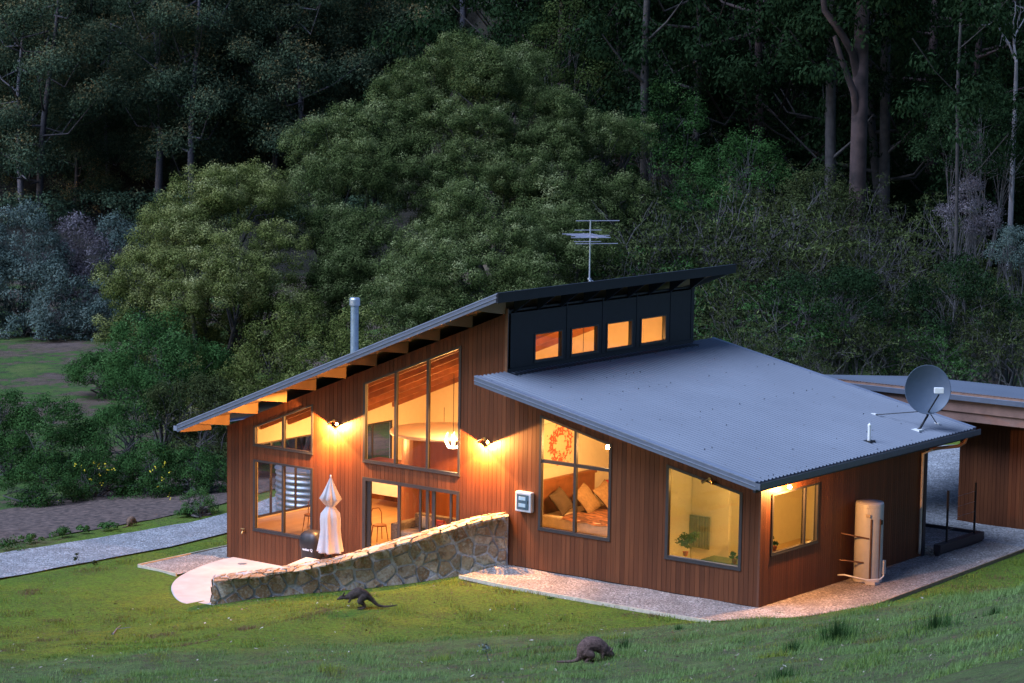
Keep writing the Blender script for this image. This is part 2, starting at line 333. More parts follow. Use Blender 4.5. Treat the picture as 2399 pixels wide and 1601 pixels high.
for i in range(9):
    y = .3+1.1*i
    MB().prism([(CX, y-.03, RU_(CX)-.06), (-7.62, y-.03, RU_(-7.62)-.06), (-7.62, y-.03, RU_(-7.62)-.2), (CX, y-.03, RU_(CX)-.42)], [(CX, y+.03, RU_(CX)-.06), (-7.62, y+.03, RU_(-7.62)-.06), (-7.62, y+.03, RU_(-7.62)-.2), (CX, y+.03, RU_(CX)-.42)]).build('roof_bracket', m_dark, ru)
# roof screws in rows
b = MB()
for x in np.arange(-7.9, .6, 1.05):
    for y in np.arange(-1.2, 10.5, .33):
        if (x < CX+.2 and y > 0) or rng.random() > .22: continue
        yy = y+rng.normal()*.03; b.box(x-.008, x+.008, yy-.008, yy+.008, RL_(x), RL_(x)+.03)
b.build('roof_screws', m_dark, rl)
# downpipe and bracket pipe
MB().tube([(.08, 8.5, .12), (.1, 8.5, .3), (.1, 8.5, 3.0), (.3, 8.7, 3.12)], .04, 10).build('downpipe', plain('downpipe', (.5, .42, .36), .5), house, smooth=True)
MB().tube([(.06, 8.95, 3.05), (.1, 9.4, 3.05), (.45, 9.95, 3.08), (.62, 10.0, 3.2), (.7, 10.0, 3.4)], .05, 10).build('downpipe', plain('downpipe copper', (.3, .12, .06), .4), house, smooth=True)
MB().box(-.07, .07, 8.7, 8.86, 0, 3.25).build('porch_post', m_post, house)
MB().box(-.16, .03, 8.56, 8.7, .02, 3.2).build('corner_board', plain('corner dark', (.14, .05, .03), .5), house)
MB().box(-.15, .1, 8.9, 10.5, 3.12, 3.32).build('porch_beam', m_post, house)
MB().box(-1.75, -1.63, 10.2, 10.34, 0, 3.6).build('porch_post', m_post, house)
# ------------------------------------------------------------------ windows
def window(ops, axis, plane, cols=1, rows=None, fw=.06, name='window', glass=None, proud=.045, mull=None, label=None):
    a0, a1, z0, t0, t1 = ops; P = (lambda a, d, z: (a, d, z)) if axis == 0 else (lambda a, d, z: (-d, a, z))
    tz = lambda a: t0+(t1-t0)*(a-a0)/(a1-a0)
    o0, o1 = plane-proud, plane+.06
    fr = MB()
    def pr(p, q, b0, b1, h0, h1, d0=o0, d1=o1): fr.prism([P(p, d0, b0), P(q, d0, b1), P(q, d1, b1), P(p, d1, b0)], [P(p, d0, h0), P(q, d0, h1), P(q, d1, h1), P(p, d1, h0)])
    pr(a0-.02, a0+fw, z0, z0, tz(a0-.02), tz(a0+fw)); pr(a1-fw, a1+.02, z0, z0, tz(a1-fw), tz(a1+.02))
    pr(a0+fw, a1-fw, z0, z0, z0+fw, z0+fw); pr(a0+fw, a1-fw, tz(a0+fw)-fw, tz(a1-fw)-fw, tz(a0+fw), tz(a1-fw))
    pr(a0-.03, a1+.03, z0-.03, z0-.03, z0, z0, o0-.015)
    xs = [a0+fw]+[a0+(a1-a0)*k/cols for k in range(1, cols)]+[a1-fw] if mull is None else [a0+fw]+list(mull)+[a1-fw]
    for m in xs[1:-1]: pr(m-.04, m+.04, z0+fw, z0+fw, tz(m-.04)-fw, tz(m+.04)-fw, o0+.008)
    if rows:
        for p, q in zip(xs, xs[1:]):
            p2 = p+(.04 if p != xs[0] else 0); q2 = q-(.04 if q != xs[-1] else 0); pr(p2, q2, rows-.045, rows-.045, rows+.045, rows+.045, o0+.01)
    w = fr.build(name, m_frame, house)
    if label: w['label'] = label
    for p, q in zip(xs, xs[1:]):
        p2 = p+(.04 if p != xs[0] else 0); q2 = q-(.04 if q != xs[-1] else 0); g = plane+.02
        for lo, hi in ([(z0+fw, None)] if not rows else [(z0+fw, rows-.045), (rows+.045, None)]):
            h0, h1 = (tz(p2)-fw, tz(q2)-fw) if hi is None else (hi, hi)
            MB().quad(P(p2, g, lo), P(q2, g, lo), P(q2, g, h1), P(p2, g, h0)).build('pane', glass or m_glass, w)
    return w
window(ops_f[0], 0, 0, 2, label='two pane window beside the covered barbecue')
window(ops_f[1], 0, 0, 2, fw=.05, label='sloped top window high on the left')
window(ops_f[3], 0, 0, 3, label='tall three pane window under the sloping eave')
window(ops_f[4], 0, 0, 2, rows=3.06, label='four pane bedroom window')
window(ops_f[5], 0, 0, 1, fw=.07, glass=m_glass2, label='large single pane window reflecting the slope')
ws = window(ops_s[0], 1, 0, mull=(2.2,), fw=.05, glass=glassmat('side glass', .02, (.95, .95, .85)), label='two pane side window under the eave lamp')
for i, o in enumerate(ops_c): window(o, 1, -CX, 1, fw=.035, proud=.02, label='small square clerestory window')
for o in opl: window(o, 1, -LX-.13, 3, name='window', glass=m_glass, proud=-.02)
# sliding door
d = MB(); a0, a1, z0, t = -13.387, -9.866, -.24, 1.861
d.box(a0-.02, a0+.1, -.05, .1, z0, t).box(a1-.08, a1+.02, -.05, .1, z0, t).box(a0+.1, a1-.08, -.05, .1, t-.1, t).box(a0+.1, a1-.08, -.05, .1, z0-.04, z0)
door = d.build('sliding_door', m_frame, house)
xs = [a0+.1, -12.98, -11.9, -11.2, -10.95, -10.2, a1-.08]
MB().box(a0+.1, -13.12, .0, .04, z0, t-.1).build('door_panel', m_black, door)
for m, w_, yy in ((-12.06, .1, .0), (-11.32, .07, .05), (-11.02, .1, .0), (-10.83, .12, .05), (-10.17, .07, .0)): MB().box(m-w_/2, m+w_/2, yy-.02, yy+.03, z0, t-.1).build('door_stile', m_frame, door)
for p, q in ((-11.99, -11.36), (-11.28, -11.07), (-10.77, -10.21), (-10.13, a1-.08)): MB().quad((p, .02, z0), (q, .02, z0), (q, .02, t-.1), (p, .02, t-.1)).build('pane', m_glass, door)
# flue
f = MB().lathe([(.12, 0), (.12, 2.15), (.125, 2.15)], -15.5, 2., 4.45, 24).build('flue', plain('zinc flue', (.34, .42, .48), .35, .5), house, smooth=False)
MB().lathe([(.14, 0), (.16, .02), (.16, .2), (.13, .24)], -15.5, 2., 6.5, 24).build('flue_cap', m_steel, f); MB().lathe([(.25, 0), (.14, .12)], -15.5, 2, 4.5, 16).build('flashing', m_dark, f)
# ------------------------------------------------------------------ lights and small fittings
def light(name, kind, loc, energy, col, **kw):
    l = bpy.data.lights.new(name, kind); l.energy = energy; l.color = col
    for k, v in kw.items(): setattr(l, k, v)
    o = bpy.data.objects.new(name, l); C.objects.link(o); o.location = loc; return o
def aim(o, d): o.rotation_euler = Vector(d).to_track_quat('-Z', 'Y').to_euler(); return o
WARM = (1, .43, .11); WARM2 = (1, .44, .12)
SC = 1.
def sconce(x, z, label, lit=True):
    t = thing('wall_lamp', label, 'wall lamp', (x, -.03, z), 'twin head lamps on the facade' if lit else None)
    MB().tube([(x, -.022, z), (x, -.06, z)], .055, 16).build('base_plate', m_brass, t)
    for s in (-1, 1):
        d = Vector((s*.8, -.35, -.55 if s < 0 else -.35)).normalized(); p = Vector((s*.05, -.06, 0)); a = p+d*.03; e = p+d*.16
        w0 = Vector((x, -.03, z))
        MB().tube([tuple(w0+Vector((0, 0, 0))), tuple(w0+p), tuple(w0+a)], .012, 8).build('arm', m_brass, t)
        h = MB().tube([tuple(w0+a), tuple(w0+a+d*.05), tuple(w0+e)], [.02, .035, .05], 14, cap=False).build('lamp_head', m_brass, t, smooth=True)
        if lit:
            MB().lathe([(.0, -.032), (.022, -.022), (.032, 0), (.022, .022), (.0, .032)], *(w0+e-d*.02), 12).build('bulb', m_bulb, h, smooth=True)
            L = light('sconce_light', 'SPOT', (x+s*.12, -.24, z-.15), 480*SC, WARM, spot_size=math.radians(172), spot_blend=.1, shadow_soft_size=.03)
            aim(L, (s*.5, .0, -.87))
sconce(-14.49, 3.37, 'lit twin head brass lamp between the two left window groups')
sconce(-8.97, 3.45, 'lit twin head brass lamp right of the tall three pane window')
sconce(-1.55, 3.2, 'unlit brass lamp above the large single pane window', lit=False)
t = thing('eave_lamp', 'bright bare flood lamp under the gutter on the side wall', 'lamp', (.03, 1.05, 3.12))
MB().tube([(.02, 1.05, 3.14), (.16, 1.05, 3.12)], .03, 10).build('arm', m_brass, t); MB().lathe([(.0, -.05), (.04, -.035), (.055, 0), (.04, .035), (.0, .05)], .22, 1.05, 3.07, 14).build('bulb', m_bulb, t, smooth=True)
light('eave_light', 'POINT', (.3, 1.05, 3.02), 330*SC, WARM, shadow_soft_size=.06)
# interior lamps; pendants and round ceiling lamps are unseen additions lighting the rooms
def pendant(x, y, z, label, r=.16, e=120, drop=.8, sh=True):  # unseen fixtures added so the living room looks evenly warm
    t = thing('added_pendant_lamp', label, 'lamp', (x, y, z), 'added pendant lamps lighting the living room')
    MB().tube([(x, y, z), (x, y, z+drop)], .008, 6).build('cord', m_black, t)
    MB().lathe([(.03, .18), (r*.7, .12), (r, .0)], x, y, z, 20, cap=False).build('shade', m_white, t, smooth=True)
    MB().lathe([(.0, -.03), (.03, 0), (.0, .05)], x, y, z+.05, 10).build('bulb', m_bulb, t)
    light('pendant_fill_light', 'POINT', (x, y, z-.06), e*SC, WARM2, shadow_soft_size=.12)
pendant(-16.4, 3.2, 2.1, 'white pendant lamp added to light the room above the dining table', e=190)
pendant(-12.2, 3.4, 3.4, 'white pendant lamp added to light the room behind the tall window', e=260, drop=1.4)
pendant(-9.7, 5.6, 5.1, 'white pendant lamp added to light the room under the clerestory', e=170, drop=1.)
pendant(-16.2, 7.2, 2.0, 'white pendant lamp added to light the room near the back wall', e=90)
t = thing('ceiling_spot', 'small bright track spot at the top of the bedroom window', 'lamp', (-5.12, .42, 3.6))
MB().lathe([(.0, -.06), (.05, -.05), (.06, 0), (.03, .07)], -5.12, .42, 3.6, 14).build('bulb', emit('spot bulb', (1, .66, .3), 70), t)
MB().tube([(-5.12, .42, 3.66), (-5.12, .42, 4.2)], .015, 8).build('stem', m_white, t)
light('bedroom_fill_light', 'POINT', (-5.6, 1.6, 3.3), 160*SC, (1, .47, .14), shadow_soft_size=.12)
light('bathroom_fill_light', 'POINT', (-1.8, 1.6, 2.75), 46*SC, (1, .5, .13), shadow_soft_size=.15)
light('hall_fill_light', 'POINT', (-1.6, 5.6, 2.7), 60*SC, (1, .5, .13), shadow_soft_size=.15)  # added to brighten the room behind the side window
for x, y, z, n in ((-1.6, 5.6, 2.8, 'round white ceiling lamp added to brighten the back of the side room'), (-5.6, 1.6, 3.4, 'round white ceiling lamp added to light the bedroom'), (-1.8, 1.6, 2.85, 'round white ceiling lamp added to light the bathroom')):
    t = thing('added_ceiling_lamp', n, 'lamp', (x, y, z)); MB().lathe([(.12, 0), (.12, .05), (.05, .08), (.05, RL_(x)-.42-z)], x, y, z, 20).build('shade', m_white, t)  # unseen fixtures added around the room fill lights
# antler chandelier arms
t = thing('antler_lamp', 'glowing antler shaped lamp behind the tall window', 'lamp', (-11.31, 1.5, 2.9)); m_ant = emit('antler glow', (1, .75, .4), 6)
for k in range(6):
    a = k*1.05; c, s = math.cos(a), math.sin(a)
    MB().tube([(-11.31, 1.5, 2.75), (-11.31+.15*c, 1.5+.15*s, 2.78), (-11.31+.24*c, 1.5+.24*s, 2.95), (-11.31+.2*c, 1.5+.2*s, 3.18)], [.03, .028, .02, .008], 8).build('antler', m_ant, t, smooth=True)
MB().tube([(-11.31, 1.5, 3.0), (-11.31, 1.5, 4.9)], .01, 6).build('cord', m_black, t)
# ------------------------------------------------------------------ interior furniture
def curvedwall():
    t = thing('curved_timber_bay', 'curved timber wall topped by a white disc inside the living room', 'interior wall', (-14.0, 4.4, -.24)); b = MB(); n = 40
    b.lathe([(1.25, 0), (1.25, 2.75)], -14.0, 4.4, -.24, 48); b.build('timber_wall', m_inwood, t, smooth=False)
    MB().lathe([(1.6, 0), (1.62, .05), (1.6, .1)], -14.0, 4.4, 2.53, 48).build('white_disc', m_white, t)
curvedwall()
t = thing('kitchen_cabinet', 'timber kitchen cupboards with a pale bulkhead above', 'cabinet', (-17, 6.2, -.24))
MB().box(-18.5, -15.6, 6.2, 6.8, -.24, 1.0).build('carcass', m_inwood, t); MB().box(-17.3, -16.0, 5.0, 5.8, .2, .62).build('bulkhead', m_white, t)
b = MB()
for k in range(6): b.box(-18.4+k*.47, -18.4+k*.47+.4, 6.17, 6.2, -.1, .9)
b.build('door_fronts', m_beam, t)
MB().box(-15.2, -9, 8.2, 8.3, -.24, 3.1).build('x', m_inwood, thing('timber_screen', 'tall timber panelled screen at the back of the living room', 'screen', (-12, 8.2, -.24))).name = 'panel'
def cushion(b, c, sx, sy, sz, rot=None, n=10, p=.45):
    base = len(b.v); R = rot or Matrix.Identity(3)
    for i in range(n+1):
        for j in range(n+1):
            u, v = i/n*2-1, j/n*2-1; h = max(0, (1-abs(u)**2.6)*(1-abs(v)**2.6))**p
            for s in (1, -1): b.v.append(tuple(Vector(c)+R @ Vector((u*sx*(.9+.1*abs(v)), v*sy*(.9+.1*abs(u)), s*sz*h))))
    for i in range(n):
        for j in range(n):
            a = base+2*(i*(n+1)+j); q = 2*(n+1)
            b.f.append((a, a+q, a+q+2, a+2)); b.f.append((a+1, a+3, a+q+3, a+q+1))
    return b
m_sofa = plain('sofa fabric', (.2, .16, .12), .9, var=.4, scale=20); m_cush = plain('cushion cream', (.6, .48, .34), .9); m_red = plain('red throw', (.5, .06, .03), .9)
t = thing('sofa', 'patterned grey sofa with cushions behind the sliding door', 'sofa', (-11.7, 1.3, -.24))
b = MB(); b.box(-12.9, -10.2, .9, 1.8, -.1, .2); b.box(-12.9, -10.2, 1.7, 1.95, .2, .62); b.box(-13.1, -12.85, .85, 1.95, -.1, .42); b.box(-10.3, -10.1, .85, 1.95, -.1, .42); b.build('sofa_body', m_sofa, t, bevel=.05)
cushion(MB(), (-12.3, 1.55, .42), .24, .24, .09, Matrix.Rotation(-1.1, 3, 'X')).build('cushion', m_cush, t, smooth=True)
cushion(MB(), (-11.7, 1.5, .42), .2, .2, .09, Matrix.Rotation(-1.1, 3, 'X')).build('cushion', m_red, t, smooth=True)
cushion(MB(), (-10.7, 1.75, .72), .5, .28, .06, Matrix.Rotation(-.5, 3, 'X')).build('throw', m_red, t, smooth=True)
def chair(x, y, rz, label):
    t = thing('bentwood_chair', label, 'chair', (x, y, -.24), 'bentwood chairs in the living room', rz)
    q = lambda px, py, pz: (x+px, y+py, -.24+pz)
    m = m_beam
    MB().lathe([(.2, 0), (.21, .02), (.2, .04)], x, y, .2, 20).build('seat', m, t)
    for sx in (-1, 1):
        for sy in (-1, 1): MB().tube([q(sx*.14, sy*.14, .44), q(sx*.19, sy*.19, 0)], [.016, .012], 8).build('leg', m, t)
    MB().tube([q(-.17, .17, .44), q(-.18, .22, .8), q(-.1, .24, .93), q(.1, .24, .93), q(.18, .22, .8), q(.17, .17, .44)], .014, 8).build('backrest', m, t, smooth=True)
    return t
chair(-16.3, 1.0, .3, 'bentwood chair behind the lower left window'); chair(-13.75, 1.15, 1.2, 'bentwood chair at the left of the sliding door')
t = thing('dining_table', 'round timber dining table behind the lower left window', 'table', (-16.1, 2.2, -.24))
MB().lathe([(.6, 0), (.62, .02), (.6, .04)], -16.1, 2.2, .46, 32).build('tabletop', m_beam, t); MB().lathe([(.3, 0), (.06, .08), (.05, .7)], -16.1, 2.2, -.24, 16).build('pedestal', m_beam, t)
# bedroom
t = thing('bed', 'double bed with timber headboard and tufted cover behind the four pane window', 'bed', (-6.9, 2.4, .05))
hb = MB(); hb.box(-8.1, -8.02, 1.2, 3.95, .05, 2.1); hb.box(-8.12, -7.98, 1.15, 4.0, 2.1, 2.2); hb.build('headboard', m_beam, t, bevel=.01)
MB().box(-8.0, -5.3, 1.35, 3.8, .9, 1.25).build('mattress', m_cush, t, bevel=.06)
m_quilt, nt, out = newmat('tufted cover'); bs = N(nt, 'ShaderNodeBsdfPrincipled'); lk(nt, bs.outputs[0], out.inputs[0]); bs.inputs['Roughness'].default_value = .9
g_ = noise(nt, coord(nt, 'Pos', (3.5, 9, 3)), 1., 2); lk(nt, ramp(nt, [(.42, (.08, .03, .016)), (.6, (.28, .11, .05))], g_), bs.inputs['Base Color'])
b = MB(); n = 40; base = 0
for i in range(n+1):
    for j in range(n+1):
        x = -7.3+i/n*2.1; y = 1.3+j/n*2.6; z = 1.3+.025*math.sin(x*9)*math.sin(y*9)-.5*max(0, (1.5-y))-.3*max(0, (x+5.5)); b.v.append((x, y, z))
for i in range(n):
    for j in range(n): a = i*(n+1)+j; b.f.append((a, a+n+1, a+n+2, a+1))
b.build('bed_cover', m_quilt, t, smooth=True)
m_pil = plain('pillow fawn', (.26, .16, .08), .85, var=.2, scale=14); m_pil2 = plain('pillow brown', (.08, .05, .03), .85)
for k, (x, y, s, mm, r) in enumerate(((-7.6, 1.75, .36, m_pil2, 1.0), (-7.25, 2.5, .42, m_pil, .95), (-7.0, 3.2, .45, m_pil, .9))):
    p = cushion(MB(), (x, y, 1.62), s, s*.95, .13, Matrix.Rotation(r, 3, 'Y') @ Matrix.Rotation(.3, 3, 'Z')).build('pillow', mm, None, smooth=True)
    solo(p, ('dark brown pillow at the left of the bed', 'fawn pillow in the middle of the bed', 'fawn pillow at the right of the bed')[k], 'pillow', 'pillows propped on the bed')
t = thing('painting', 'painting of a red wreath on the bedroom wall', 'painting', (-8.15, 2.4, 3.1))
m_pt, nt, out = newmat('painting'); bs = N(nt, 'ShaderNodeBsdfPrincipled'); lk(nt, bs.outputs[0], out.inputs[0]); bs.inputs['Roughness'].default_value = .8
tc = N(nt, 'ShaderNodeTexCoord'); mp = N(nt, 'ShaderNodeMapping'); mp.inputs['Location'].default_value = (0, 0, 0); lk(nt, tc.outputs['Object'], mp.inputs[0])
ln = N(nt, 'ShaderNodeVectorMath', operation='LENGTH'); nz = N(nt, 'ShaderNodeVectorMath', operation='ADD'); lk(nt, mp.outputs[0], nz.inputs[0]); lk(nt, noise(nt, tc.outputs['Object'], 9, 3, .6, 1), nz.inputs[1])
sub = N(nt, 'ShaderNodeVectorMath', operation='SUBTRACT'); sub.inputs[1].default_value = (.5, .5, .5); lk(nt, nz.outputs[0], sub.inputs[0]); lk(nt, sub.outputs[0], ln.inputs[0])
lk(nt, ramp(nt, [(.0, (.7, .6, .4)), (.3, (.7, .55, .35)), (.36, (.55, .1, .05)), (.48, (.5, .07, .04)), (.56, (.7, .6, .42))], ln.outputs['Value']), bs.inputs['Base Color'])
MB().box(-8.16, -8.14, 1.6, 3.2, 2.5, 3.75).build('canvas', m_pt, t)
t = thing('bedside_lamp', 'small brown shaded lamp beside the bed pillows', 'lamp', (-7.8, 4.3, 1.0)); MB().lathe([(.06, 0), (.02, .04), (.02, .6)], -7.8, 4.3, 1.0, 12).build('stem', m_black, t); MB().lathe([(.16, 0), (.11, .25)], -7.8, 4.3, 1.6, 20, cap=False).build('lamp_shade', m_red, t)
# bathroom
MB().box(-3.8, -2.6, 2.6, 2.7, .05, 3.9).build('partition', m_plaster, house)
t = thing('towel', 'striped grey towel hanging on the bathroom wall', 'towel', (-3.4, 2.5, .9)); b = MB(); n = 30
for i in range(n+1):
    x = -3.85+i*.7/n; yy = 2.52+.02*math.sin(i*1.7); b.v += [(x, yy, .72), (x, yy, 1.62)]
b.f = [(2*i, 2*i+2, 2*i+3, 2*i+1) for i in range(n)]; b.build('cloth', boards('towel stripes', 0, .045, ((.05, .05, .05), (.16, .15, .12), (.3, .27, .2))), t, smooth=True); MB().tube([(-3.75, 2.5, 1.63), (-3.1, 2.5, 1.63)], .012, 8).build('rail', m_steel, t)
t = thing('washbasin', 'green vanity bench behind the large window', 'basin', (-1.6, 1.2, .05)); MB().box(-2.0, -.3, .3, .95, .85, .98).build('bench', plain('green bench', (.06, .1, .05), .4), t, bevel=.03); MB().box(-1.95, -.35, .35, .9, .05, .85).build('cabinet', m_white, t)

def potplant(x, y, z, r, label, n=5):
    t = thing('potted_plant', label, 'potted plant', (x, y, z)); MB().lathe([(.05, 0), (.08, .12)], x, y, z, 16).build('pot', m_red, t); PLANTS.append((t, x, y, z, r, n))
PLANTS = []
potplant(-2.5, .35, .98, .28, 'leafy potted plant behind the bottom left of the large window', 16); potplant(-.2, 1.05, 1.33, .12, 'small spiky potted plant on the sill of the side window', 4); potplant(-1.0, .4, .98, .12, 'small potted plant on the green bench by the large window', 5)
# ------------------------------------------------------------------ stone wall
def clip(poly, nx, ny, c):                   # keep nx*x+ny*y<=c
    out = []
    for i in range(len(poly)):
        p, q = poly[i], poly[(i+1) % len(poly)]; dp, dq = nx*p[0]+ny*p[1]-c, nx*q[0]+ny*q[1]-c
        if dp <= 0: out.append(p)
        if dp*dq < 0: t_ = dp/(dp-dq); out.append((p[0]+t_*(q[0]-p[0]), p[1]+t_*(q[1]-p[1])))
    return out
WL = float(np.linalg.norm(WE-WA)); TH = .45
_sx = [(WA[0]-x)/(WA[0]-WE[0])*WL for x in (-8.14, -8.66, -9.2, -9.84, -10.39, -11.21, -11.75, -12.57, -13.48, -14.4)]
wtop = lambda s: float(np.interp(s, _sx, [1.44, 1.31, 1.13, .88, .66, .33, .1, -.1, -.29, -.44]))
def wpt(s, o, z): p = WA+WD*s-WN*o; return (p[0], p[1], z)      # o: into the patio side
def stones(plane, s0, s1, zlo, zhi, sp):
    """irregular rubble as bulging blocks; plane(s, z, out) -> point"""
    b = MB(); cols = []
    S = []
    zz = zlo-.1; row = 0
    while zz < zhi+.2:
        x = s0-.2+rng.random()*sp
        while x < s1+.3: S.append((x+rng.normal()*sp*.3, zz+rng.normal()*sp*.25)); x += sp*(.75+rng.random()*.9)
        zz += sp*.72; row += 1
    for i, (cx, cy) in enumerate(S):
        poly = [(max(cx-sp*1.4, s0), cy-sp*1.4), (min(cx+sp*1.4, s1), cy-sp*1.4), (min(cx+sp*1.4, s1), cy+sp*1.4), (max(cx-sp*1.4, s0), cy+sp*1.4)]
        if poly[1][0]-poly[0][0] < .03: continue
        for j, (ox, oy) in enumerate(S):
            if i == j or abs(ox-cx) > sp*3 or abs(oy-cy) > sp*3: continue
            nx, ny = ox-cx, oy-cy; c = (ox*ox+oy*oy-cx*cx-cy*cy)/2; poly = clip(poly, nx, ny, c)
            if len(poly) < 3: break
        if len(poly) < 3: continue
        # trim to the top line
        mx = sum(p[0] for p in poly)/len(poly); my = sum(p[1] for p in poly)/len(poly)
        t0 = zhi if not callable(plane.top) else plane.top(mx); sl = 0 if not callable(plane.top) else (plane.top(mx+.1)-plane.top(mx-.1))/.2
        poly = clip(poly, -sl, 1, t0-sl*mx-.01)
        if len(poly) < 3: continue
        mx = sum(p[0] for p in poly)/len(poly); my = sum(p[1] for p in poly)/len(poly)
        ar = abs(sum(poly[k][0]*poly[(k+1) % len(poly)][1]-poly[(k+1) % len(poly)][0]*poly[k][1] for k in range(len(poly))))/2
        if ar < .003: continue
        # densify and wobble
        pts = []
        for k in range(len(poly)):
            p, q = poly[k], poly[(k+1) % len(poly)]; m = max(1, int(math.hypot(q[0]-p[0], q[1]-p[1])/.07))
            for e in range(m): f = e/m; pts.append((p[0]+(q[0]-p[0])*f+rng.normal()*.008, p[1]+(q[1]-p[1])*f+rng.normal()*.008))
        k = len(pts); base = len(b.v); gap = .03; hgt = .02+rng.random()*.05; tilt = rng.normal(size=2)*.09
        for sc_, o in ((1-gap/max(.06, math.sqrt(ar)/2), -.03), (.98-gap/max(.06, math.sqrt(ar)/2), hgt*.75), (.84, hgt), (.4, hgt*1.08)):
            for p in pts:
                dx, dy = (p[0]-mx)*sc_, (p[1]-my)*sc_; b.v.append(plane(mx+dx, my+dy, o+(dx*tilt[0]+dy*tilt[1]) if o > 0 else o+0+(rng.normal()*.006 if o > 0 else 0)))
        for r in range(3):
            for e in range(k): a = base+r*k+e; c_ = base+r*k+(e+1) % k; b.f.append((a, c_, c_+k, a+k))
        b.f.append(tuple(base+3*k+e for e in range(k)))
        cols += [rng.random()]*(3*k+1)
    return b, cols
def stone_mat():
    m, nt, out = newmat('rubble stone'); bs = N(nt, 'ShaderNodeBsdfPrincipled'); lk(nt, bs.outputs[0], out.inputs[0])
    at = N(nt, 'ShaderNodeAttribute', attribute_name='tone'); v = coord(nt, 'Pos')
    c = ramp(nt, [(0, (.2, .1, .055)), (.2, (.42, .27, .14)), (.35, (.24, .17, .11)), (.5, (.5, .38, .26)), (.62, (.26, .13, .05)), (.78, (.34, .26, .19)), (.9, (.5, .42, .33)), (1, (.3, .17, .08))], at.outputs['Fac'])
    n1 = noise(nt, v, 7, 5, .65); c = mixc(nt, ramp(nt, [(.45, (0, 0, 0)), (.62, (.9, .9, .9))], n1), c, (.22, .12, .06))
    n2 = noise(nt, v, 16, 5, .7); c = mixc(nt, ramp(nt, [(.5, (0, 0, 0)), (.68, (.8, .8, .8))], n2), c, (.5, .46, .4))
    n3 = noise(nt, v, 5, 4, .7); c = mixc(nt, ramp(nt, [(.58, (0, 0, 0)), (.7, (.8, .8, .8))], n3), c, (.07, .06, .055))
    lk(nt, c, bs.inputs['Base Color']); bs.inputs['Roughness'].default_value = .8
    bp = N(nt, 'ShaderNodeBump'); bp.inputs['Strength'].default_value = .8; bp.inputs['Distance'].default_value = .03; lk(nt, noise(nt, v, 12, 6, .7), bp.inputs['Height']); lk(nt, bp.outputs[0], bs.inputs['Normal'])
    return m
m_stone = stone_mat(); m_mortar = plain('mortar', (.44, .41, .41), .9, var=.3, scale=18, bump=.8)
t = thing('stone_wall', 'low curving top rubble stone wall stepping down from the house to the round patio', 'stone wall', (WE[0], WE[1], -1.2))
b = MB(); n = 60
for i in range(n+1):
    s = WL*i/n
    b.v += [wpt(s, 0, -1.5), wpt(s, 0, wtop(s)-.02+.012*math.sin(s*9)), wpt(s, TH/2, wtop(s)+.03+.02*math.sin(s*7+1)), wpt(s, TH, wtop(s)-.02+.015*math.sin(s*11)), wpt(s, TH, -1.5)]
for i in range(n):
    for k in range(4): a = i*5+k; b.f.append((a, a+1, a+6, a+5))
b.f += [(4, 3, 2, 1, 0), tuple(n*5+k for k in range(5))]
b.build('mortar_core', m_mortar, t)
def addstones(fn, s0, s1, zlo, zhi, sp, name='stones'):
    b, cols = stones(fn, s0, s1, zlo, zhi, sp); o = b.build(name, m_stone, t)
    me = o.data; at = me.attributes.new('tone', 'FLOAT', 'FACE')
    if len(me.polygons) == len(cols): at.data.foreach_set('value', cols)
    else: at.data.foreach_set('value', (cols+[.5]*len(me.polygons))[:len(me.polygons)])
    return o
front = lambda s, z, o: wpt(s, -o, z); front.top = wtop
addstones(front, 0.02, WL, -1.35, 1.5, .42)
endp = lambda s, z, o: tuple(np.array(wpt(WL, s, z))+np.array([WD[0], WD[1], 0])*o); endp.top = lambda s: wtop(WL)
addstones(endp, 0, TH, -1.35, -.3, .26)
topp = lambda s, w, o: tuple(np.array(wpt(s, w, wtop(s)+.005))+np.array([0, 0, o*.5])); topp.top = lambda s: TH
b, cols = stones(topp, 0, WL, 0, TH, .26); b.v = b.v
o = b.build('cap_stones', m_stone, t); a_ = o.data.attributes.new('tone', 'FLOAT', 'FACE'); a_.data.foreach_set('value', (cols+[.5]*len(o.data.polygons))[:len(o.data.polygons)])
# ------------------------------------------------------------------ patios
m_conc = plain('pale concrete', (.46, .42, .41), .8, var=.12, scale=1.6, bump=.2)
def slab(name, pts, z0, z1, m, bevel=.02):
    o = MB().prism([(x, y, z0) for x, y in pts], [(x, y, z1) for x, y in pts]).build(name, m); 
    b = o.modifiers.new('bevel', 'BEVEL'); b.width = bevel; b.segments = 2; b.limit_method = 'ANGLE'; return o
arc = [(-18.51, -.02), (-18.5, -.8), (-18.26, -1.87), (-17.81, -3.04), (-17.17, -4.01), (-16.36, -4.78), (-15.54, -5.36), (-14.99, -5.52), (-14.5, -5.35)]
def smooth_arc(P, n=6):
    out = []
    for i in range(len(P)-1):
        p0, p1, p2, p3 = P[max(i-1, 0)], P[i], P[i+1], P[min(i+2, len(P)-1)]
        for k in range(n):
            u = k/n; out.append(tuple(.5*((2*p1[j])+(-p0[j]+p2[j])*u+(2*p0[j]-5*p1[j]+4*p2[j]-p3[j])*u*u+(-p0[j]+3*p1[j]-3*p2[j]+p3[j])*u**3) for j in (0, 1)))
    return out+[P[-1]]
q1 = WA+WD*(WL+.03)-WN*.1; q2 = WA+WD*.6-WN*.1
o = slab('patio', smooth_arc(arc)+[(q1[0], q1[1]), (q2[0], q2[1]), (-8.6, -.02)], -1.5, -1.2, m_conc, .03)
tag(o, 'round edged pale concrete patio at the foot of the house', None, kind='structure')
def wx(y, o): # point of patio side wall face at given y
    k = (y-(WA[1]-WN[1]*o))/WD[1]; return WA[0]-WN[0]*o+WD[0]*k
